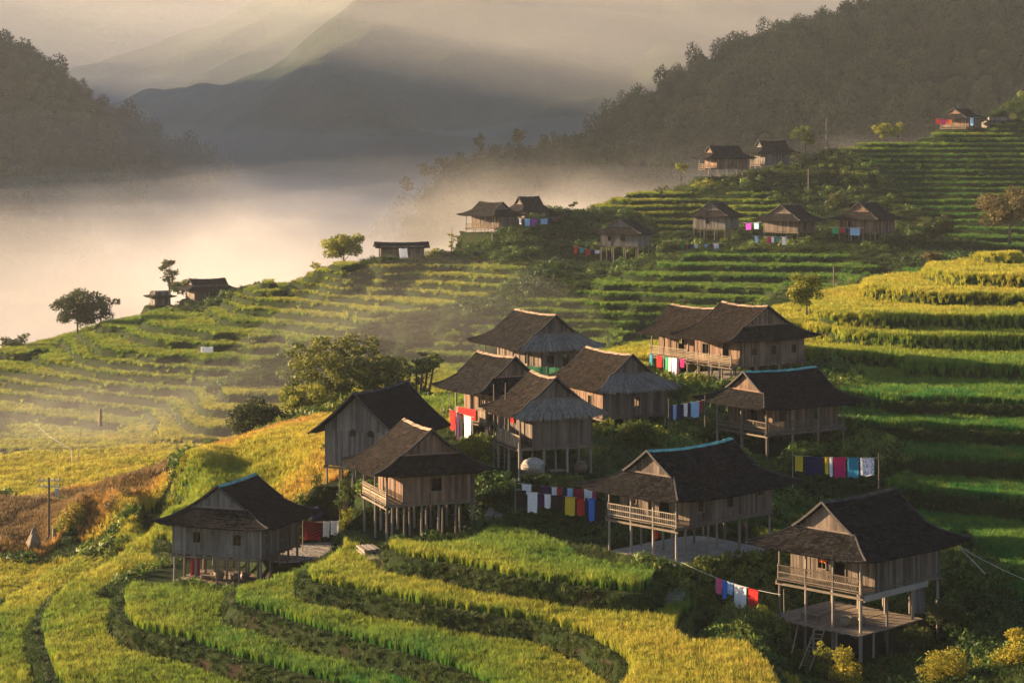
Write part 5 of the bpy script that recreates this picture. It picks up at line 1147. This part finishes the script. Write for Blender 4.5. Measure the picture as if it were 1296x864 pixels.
def ladder(label, top, bot, wd, n, mat='bamboo'):
    t_, b_ = Vector(top), Vector(bot); root = empty('ladder', b_, 0, label, 'ladder'); ax = (t_-b_); s = Vector((ax.y, -ax.x, 0)).normalized()*wd/2 if abs(ax.x)+abs(ax.y) > .1 else Vector((wd/2, 0, 0))
    for sg in (-1, 1): mb = MB(); mb.tube([s*sg, s*sg+ax*.5+Vector((0,0,-.05)), s*sg+ax*1.06], .04, 6, random.random()); mb.build('rail', M[mat], root)
    for i in range(n): mb = MB(); c = ax*(i+.7)/n; mb.tube([c-s*1.15, c+s*1.15], .028, 5, random.random()); mb.build('rung', M[mat], root)
tp = h5['W'](-A_/2-.62, -.6, dz); bp = P(1018,846,110.5); ladder('crooked bamboo ladder up to the lowest house deck', tp, bp, .55, 9)
pp_ = h5['W'](-A_/2-.7, .9, dz-.05); pole_ = MB(); q = P(1002,826,112.5); pole_.tube([Vector(q)-pp_, (0,0,0)], .04, 6, .6); o = pole_.build('leaning_pole', M['bamboo']); o.location = pp_; tag(o, 'bare pole leaning left of the crooked ladder', 'pole')
def basket(label, loc, r, h, mat='bamboo', name='basket'):
    root = empty(name, loc, 0, label, 'basket'); b = lathe('body', [(r*.7,0),(r,h*.45),(r*1.05,h*.9),(r*.95,h),(r*.85,h),(r*.9,h*.85)], M[mat], 18, parent=root)
    mb = MB(); mb.tube([(r*1.03*math.cos(a), r*1.03*math.sin(a), h) for a in np.linspace(0, 2*math.pi, 19)], .02, 5, .8); mb.build('rim', M[mat], root); return root
def jar(label, loc, r, h, mat='crock'):
    root = empty('jar', loc, 0, label, 'jar'); lathe('body', [(r*.6,0),(r*.95,h*.3),(r,h*.55),(r*.7,h*.85),(r*.55,h*.9)], M[mat], 18, parent=root); lathe('rim', [(r*.55,h*.9),(r*.66,h*.93),(r*.66,h),(r*.5,h)], M[mat], 18, parent=root); return root
basket('woven basket on the lowest house deck near the ladder', h5['W'](-A_/2+.9, -B_/2+1.7, dz), .32, .5); basket('low round basket at the back of the lowest house deck', h5['W'](-A_/2+1.6, B_/2-1.2, dz), .4, .3)
jar('dark jar beside the baskets of the lowest house deck', h5['W'](-A_/2+1.7, -B_/2+1.2, dz), .25, .55)
def bench(label, loc, rz, L=1.4, h=.42):
    root = empty('bench', loc, rz, label, 'bench'); mb = MB(); mb.box(-L/2,L/2,-.16,.16,h-.05,h,.7); mb.build('seat', M['bamboo'], root)
    for sx in (-1,1):
        for sy in (-1,1): mb = MB(); mb.bar((sx*(L/2-.12),sy*.11,0),(sx*(L/2-.15),sy*.1,h-.05),.05,.05,.4,up=(1,0,0)); mb.build('leg', M['beam'], root)
bench('low wooden bench on the lowest house deck', h5['W'](-A_/2+.6, B_/2-2.0, dz), R(134))
mb = MB()
for k in range(7): mb.box(-.5+k*.145, -.5+k*.145+.135, -.02, .02, 0, 1.5, random.random())
for z in (.2, 1.25): mb.box(-.5,.5,.02,.05,z,z+.08,.4)
o = mb.build('leaning_boards', M['wood_grey']); o.location = P(1162,776,119.6); o.rotation_euler = (R(-6),0,R(20)); tag(o, 'purple grey board panel leaning behind the lowest house', 'panel')
def fire_pile(label, loc, rz, L, n, rows, r=.06):
    root = empty('woodpile', loc, rz, label, 'woodpile')
    for j in range(rows):
        for i in range(n): mb = MB(); x = (i-n/2+(j%2)*.5)*r*2.1; ll = L*random.uniform(.85,1.1); mb.tube([(x,-ll/2,r+j*r*1.8),(x+random.uniform(-.03,.03),ll/2,r+j*r*1.8)], r*random.uniform(.8,1.1), 6, random.random()); mb.build('log', M['post'], root)
# nearest house: low platform, stores beneath
ha = HOUSES['A']; ra = ha['root']; A_, B_, H_ = ha['A'], ha['B'], ha['H']; dz = H_-2.0
mb = MB()
for i in range(24): y = -B_/2+B_*i/24; mb.box(-A_/2-.1+random.uniform(-.06,.04), A_/2-1.5, y+.01, y+B_/24-.01, dz-.05, dz+random.uniform(-.01,.01), random.random())
mb.build('lower_deck', M['bamboo'], ra)
mb = MB(); mb.bar((-A_/2,-B_/2+.1,dz-.13),(-A_/2,B_/2-.1,dz-.13),.14,.16,.6); mb.bar((-A_/2-.1,B_/2*.2,dz-.3),(-A_/2-.1,B_/2,dz-.32),.12,.12,.8); mb.build('deck_beam', M['beam'], ra)
aw = ha['W']
jar('tall dark jar under the nearest house', aw(-A_/2+1.0, -1.6, dz), .3, .75); jar('squat jar under the nearest house, next to the tall one', aw(-A_/2+1.2, -.8, dz), .33, .55); basket('deep basket under the nearest house', aw(-A_/2+1.1, .4, dz), .35, .6); basket('wide shallow basket under the nearest house', aw(-A_/2+1.3, 1.5, dz), .42, .3)
fire_pile('stack of split firewood under the nearest house', aw(-A_/2+2.2, -.6, dz), ra.rotation_euler.z+1.2, 1.0, 9, 4)
bench('bench under the nearest house by the baskets', aw(-A_/2+.6, 1.0, dz), ra.rotation_euler.z+R(90), 1.2)
def drape(label, loc, rz, wd, hh, colr):
    V = []; F = []; n = 8
    for s_ in (0, 1):
        for j in range(n+1):
            for i in range(n+1): V.append(((i/n-.5)*wd, math.sin(i*1.7)*.03*(j/n)+s_*.03, -j/n*hh*(1+.03*math.sin(i))))
    N = (n+1)**2
    for s_ in (0, 1):
        for j in range(n):
            for i in range(n): q = s_*N+j*(n+1)+i; F.append((q, q+1, q+n+2, q+n+1))
    for i in range(n): F.append((i, i+1, N+i+1, N+i))
    o = np_mesh('draped_cloth', np.array(V), np.array(F), CM[colr], smooth=True); o.location = loc; o.rotation_euler = (0,0,rz); tag(o, label, 'cloth')
drape('dark red cloth hung between the posts of the nearest house', aw(-A_/2+.5, 1.9, H_-.35), ra.rotation_euler.z+R(90), .7, 1.3, 'darkred')
hh_ = HOUSES['H']; drape('red cloth over the balcony railing of the pinkish house', hh_['W'](-hh_['A']/2-.02, .3, hh_['H']+.86), R(33+90), 2.6, .8, 'red')
hf = HOUSES['F']; drape('small red cloth on the side wall of the ragged thatched house', hf['W'](-hf['A']/2+.9, 1.4, hf['H']+2.0), R(110), .7, .7, 'red')
drape('patterned cloth in the doorway of the lowest house', h5['W'](-h5['A']/2+1.25, .6, h5['H']+1.9), R(134), .5, .8, 'orange')
# ragged thatched house: the big round bundle and stores
def bundle(label, loc, rx, rz):
    root = empty('bundle', loc, 0, label, 'bundle'); V = []; F = []; nu_, nv_ = 28, 16
    for j in range(nv_+1):
        t = math.pi*j/nv_
        for i in range(nu_):
            a = 2*math.pi*i/nu_; rr = rx*math.sin(t)**.75*(1+.05*math.sin(a*7+j)+.07*math.sin(a*3+j*.7)+.05*math.sin(a*2-j)); V.append((rr*math.cos(a), rr*math.sin(a), rz*(1-math.cos(t))*(1+.05*math.sin(a*2))))
    for j in range(nv_):
        for i in range(nu_): F.append((j*nu_+i, (j+1)*nu_+i, (j+1)*nu_+(i+1)%nu_, j*nu_+(i+1)%nu_))
    np_mesh('sacking', np.array(V), np.array(F), plain('pale_sacking', (.27, .245, .21), .9, 9, .3), smooth=True, parent=root)
    for z in (.35, .68, 1.0, 1.3): 
        mb = MB(); r_ = rx*max(.2, math.sin(math.acos(max(-1, min(1, 1-z*rz*1.45/rz/1.0)))))**.75 if False else rx*(1-((z*rz-rz)/rz)**2)**.4; mb.tube([(r_*1.04*math.cos(a), r_*1.04*math.sin(a), z*rz) for a in np.linspace(0, 2*math.pi, 29)], .02, 5, .5); mb.build('rope', M['bamboo'], root)
bundle('big pale round bundle under the ragged thatched house', P(674,600,143), .82, .56)
jar('dark round jar under the right side of the ragged thatched house', P(735,598,147), .5, .8); fire_pile('firewood under the ragged thatched house', P(705,600,148), R(110), 1.2, 9, 3)
fire_pile('pile of logs below the rosy plank house', P(468,700,134), R(20), 1.8, 7, 3, .08); fire_pile('brushwood heap by the stone steps', P(615,640,146), R(60), 1.6, 8, 3)
# green netting before the rear house
g_ = HOUSES['G']; t = NT('green_netting'); ck = t.n('ShaderNodeTexChecker'); ck.inputs['Scale'].default_value = 14; t.l(t.coord('Object'), ck.inputs[0]); t.base((.03,.2,.07), .8); tp_ = t.n('ShaderNodeBsdfTransparent'); mx = t.n('ShaderNodeMixShader'); mx.inputs[0].default_value = .32
t.l(t.b.outputs[0], mx.inputs[1]); t.l(tp_.outputs[0], mx.inputs[2]); t.l(mx.outputs[0], t.out.inputs[0]); M['net'] = t.m
a, b = P(663,478,176), P(722,482,173.5); r = empty('net_fence', a, 0, 'green net fence in front of the rear pale ridged house', 'fence'); v = b-a
for k in range(7): mb = MB(); c = v*k/6; mb.tube([c+Vector((0,0,-.5)), c+Vector((0,0,1.15))], .03, 5, .5); mb.build('post', M['post'], r)
mb = MB(); n = 12
for k in range(n):
    c0, c1 = v*k/n, v*(k+1)/n; s0, s1 = math.sin(k*1.3)*.05, math.sin((k+1)*1.3)*.05; mb.add([c0+Vector((0,s0-.03,0)), c1+Vector((0,s1-.03,0)), c1+Vector((0,s1-.03,1.05)), c0+Vector((0,s0-.03,1.05))], [(0,1,2,3)])
mb.build('net', M['net'], r)
# yards, slabs, steps
def slab(name, F, d, phi, ax, ay, off, z, mat, label=None, th=.3):
    c = Vector(F)+unit(R(phi))*off[0]+unit(R(phi)+math.pi/2)*off[1]; V = []; k = 40; 
    for zz in (z-th, z):
        for i in range(k):
            a = 2*math.pi*i/k; e = (abs(math.cos(a))**6+abs(math.sin(a))**6)**(-1/6)*(1+random.uniform(-.025,.025)); V.append((math.cos(a)*e*ax, math.sin(a)*e*ay, zz))
    F_ = [tuple(range(k, 2*k)), tuple(range(k))[::-1]]+[(i, (i+1)%k, k+(i+1)%k, k+i) for i in range(k)]
    mb = MB(); mb.add(V, F_, .5); o = mb.build(name, M[mat]); o.location = (c.x, c.y, 0); o.rotation_euler = (0,0,R(phi)); tag(o, kind='structure'); return o
hb = HOUSES['B']; bz = gz(hb['ctr'].x, hb['ctr'].y)
slab('yard_pavement', hb['ctr'], 127, 43, hb['A']/2+.1, hb['B']/2+.5, (-.8,-.3), bz+.1, 'concrete')
t = NT('yard_stones'); vo = t.n('ShaderNodeTexVoronoi', feature='DISTANCE_TO_EDGE'); vo.inputs['Scale'].default_value = 1.6; t.l(t.coord('Object'), vo.inputs[0]); cc = t.ramp(vo.outputs['Distance'], [(.02, (.06,.055,.045)), (.1, (.3,.27,.24))]); t.base(cc, .9); M['paving'] = t.m
pc = P(390,699,147); slab('yard_paving', pc, 147, 25, 3.4, 3.0, (0,0), gz(pc.x,pc.y)+.08, 'paving')
hd = HOUSES['D']; slab('yard_floor', hd['ctr'], 188, 35, hd['A']/2, hd['B']/2+3, (-.3,1.5), gz(hd['ctr'].x, hd['ctr'].y)+.06, 'concrete')
def steps(label, a, b, n, wd):
    A0, B0 = P(*a), P(*b); root = empty('stone_steps', A0, 0, label, 'steps'); v = B0-A0; s = Vector((v.y, -v.x, 0)).normalized(); f = Vector((v.x, v.y, 0)).normalized()
    for i in range(n):
        c = v*i/n; dpt = Vector((v.x, v.y, 0)).length/n+.12; mb = MB(); ang = math.atan2(s.y, s.x)+random.uniform(-.06,.06); ca, sa = math.cos(ang), math.sin(ang)
        tf = lambda p: Vector((c.x+p.x*ca-p.y*sa, c.y+p.x*sa+p.y*ca, c.z+p.z)); mb.box(-wd/2*random.uniform(.9,1.1), wd/2*random.uniform(.9,1.1), -dpt/2, dpt/2, -.45, .02, random.random(), tf); mb.build('step', M['stone'], root)
steps('stone steps climbing left of the double washing line', (625,652,139), (638,622,147), 11, 1.1); steps('short stone steps at the right end of the bright green paddy', (852,762,119), (858,728,125), 8, 1.2)
steps('worn steps below the rosy plank house', (478,706,132), (490,688,137), 6, 1.4)
# pale sheets and panels far off
def sheet(label, px, py, d, wd, hh, colr, rz, name='sheet'):
    V = []; F = []; n = 6
    for s_ in (0, 1):
        for j in range(n+1):
            for i in range(n+1): V.append(((i/n-.5)*wd, j/n*hh*.3+math.sin(i*2+j)*.05+s_*.06, j/n*hh+math.sin(i*1.3)*.06))
    N = (n+1)**2
    for s_ in (0, 1):
        for j in range(n):
            for i in range(n): q = s_*N+j*(n+1)+i; F.append((q, q+1, q+n+2, q+n+1))
    o = np_mesh(name, np.array(V), np.array(F), CM[colr], smooth=True); o.location = P(px, py, d); o.rotation_euler = (0,0,rz); tag(o, label, name)
sheet('white plastic sheet lying on the left terraces', 262, 446, 305, 1.8, .8, 'white', .2); sheet('sunlit white tarpaulin sloping beside the low long shed', 512, 328, 354, 1.6, 1.8, 'white', .6, 'tarpaulin'); sheet('grey violet board standing below the long misty house', 607, 332, 358, 1.9, 1.7, 'purple', .2, 'board')
o = lathe('lantern', [(.03,0),(.13,.06),(.15,.25),(.12,.45),(.03,.5)], CM['red'], 12); o.location = HOUSES['B']['W'](-HOUSES['B']['A']/2+.3, -1.0, HOUSES['B']['H']-1.0); tag(o, 'small red lantern hanging below the teal ridged balcony', 'lantern')
mb = MB(); mb.tube([(0,0,0),(.1,.1,.45),(.0,0,.9)], [.45,.6,.3], 12, .5); o = mb.build('covered_heap', CM['navy'], smooth=True); o.location = P(400,658,150); tag(o, 'dark blue covered heap behind the yard washing', 'heap')

hi = HOUSES['I']
for c in (.42, .68):  # dark panels on the gable stand in for shade inside the vents
    mb = MB(); yy = hi['B']/2-c*hi['B']; z0 = hi['H']+2.15; xx = -hi['A']/2-.06; pts = [(xx, yy-.24, z0), (xx, yy+.24, z0)]+[(xx, yy+.24*math.cos(a), z0+.25+.24*math.sin(a)) for a in np.linspace(0, math.pi, 9)]
    n = len(pts); mb.add(pts+[(p[0]+.05, p[1], p[2]) for p in pts], [tuple(range(n)), tuple(range(n, 2*n))[::-1]]+[(i, (i+1) % n, n+(i+1) % n, n+i) for i in range(n)], .2); mb.build('vent_shade_panel', M['dark'], hi['root'])
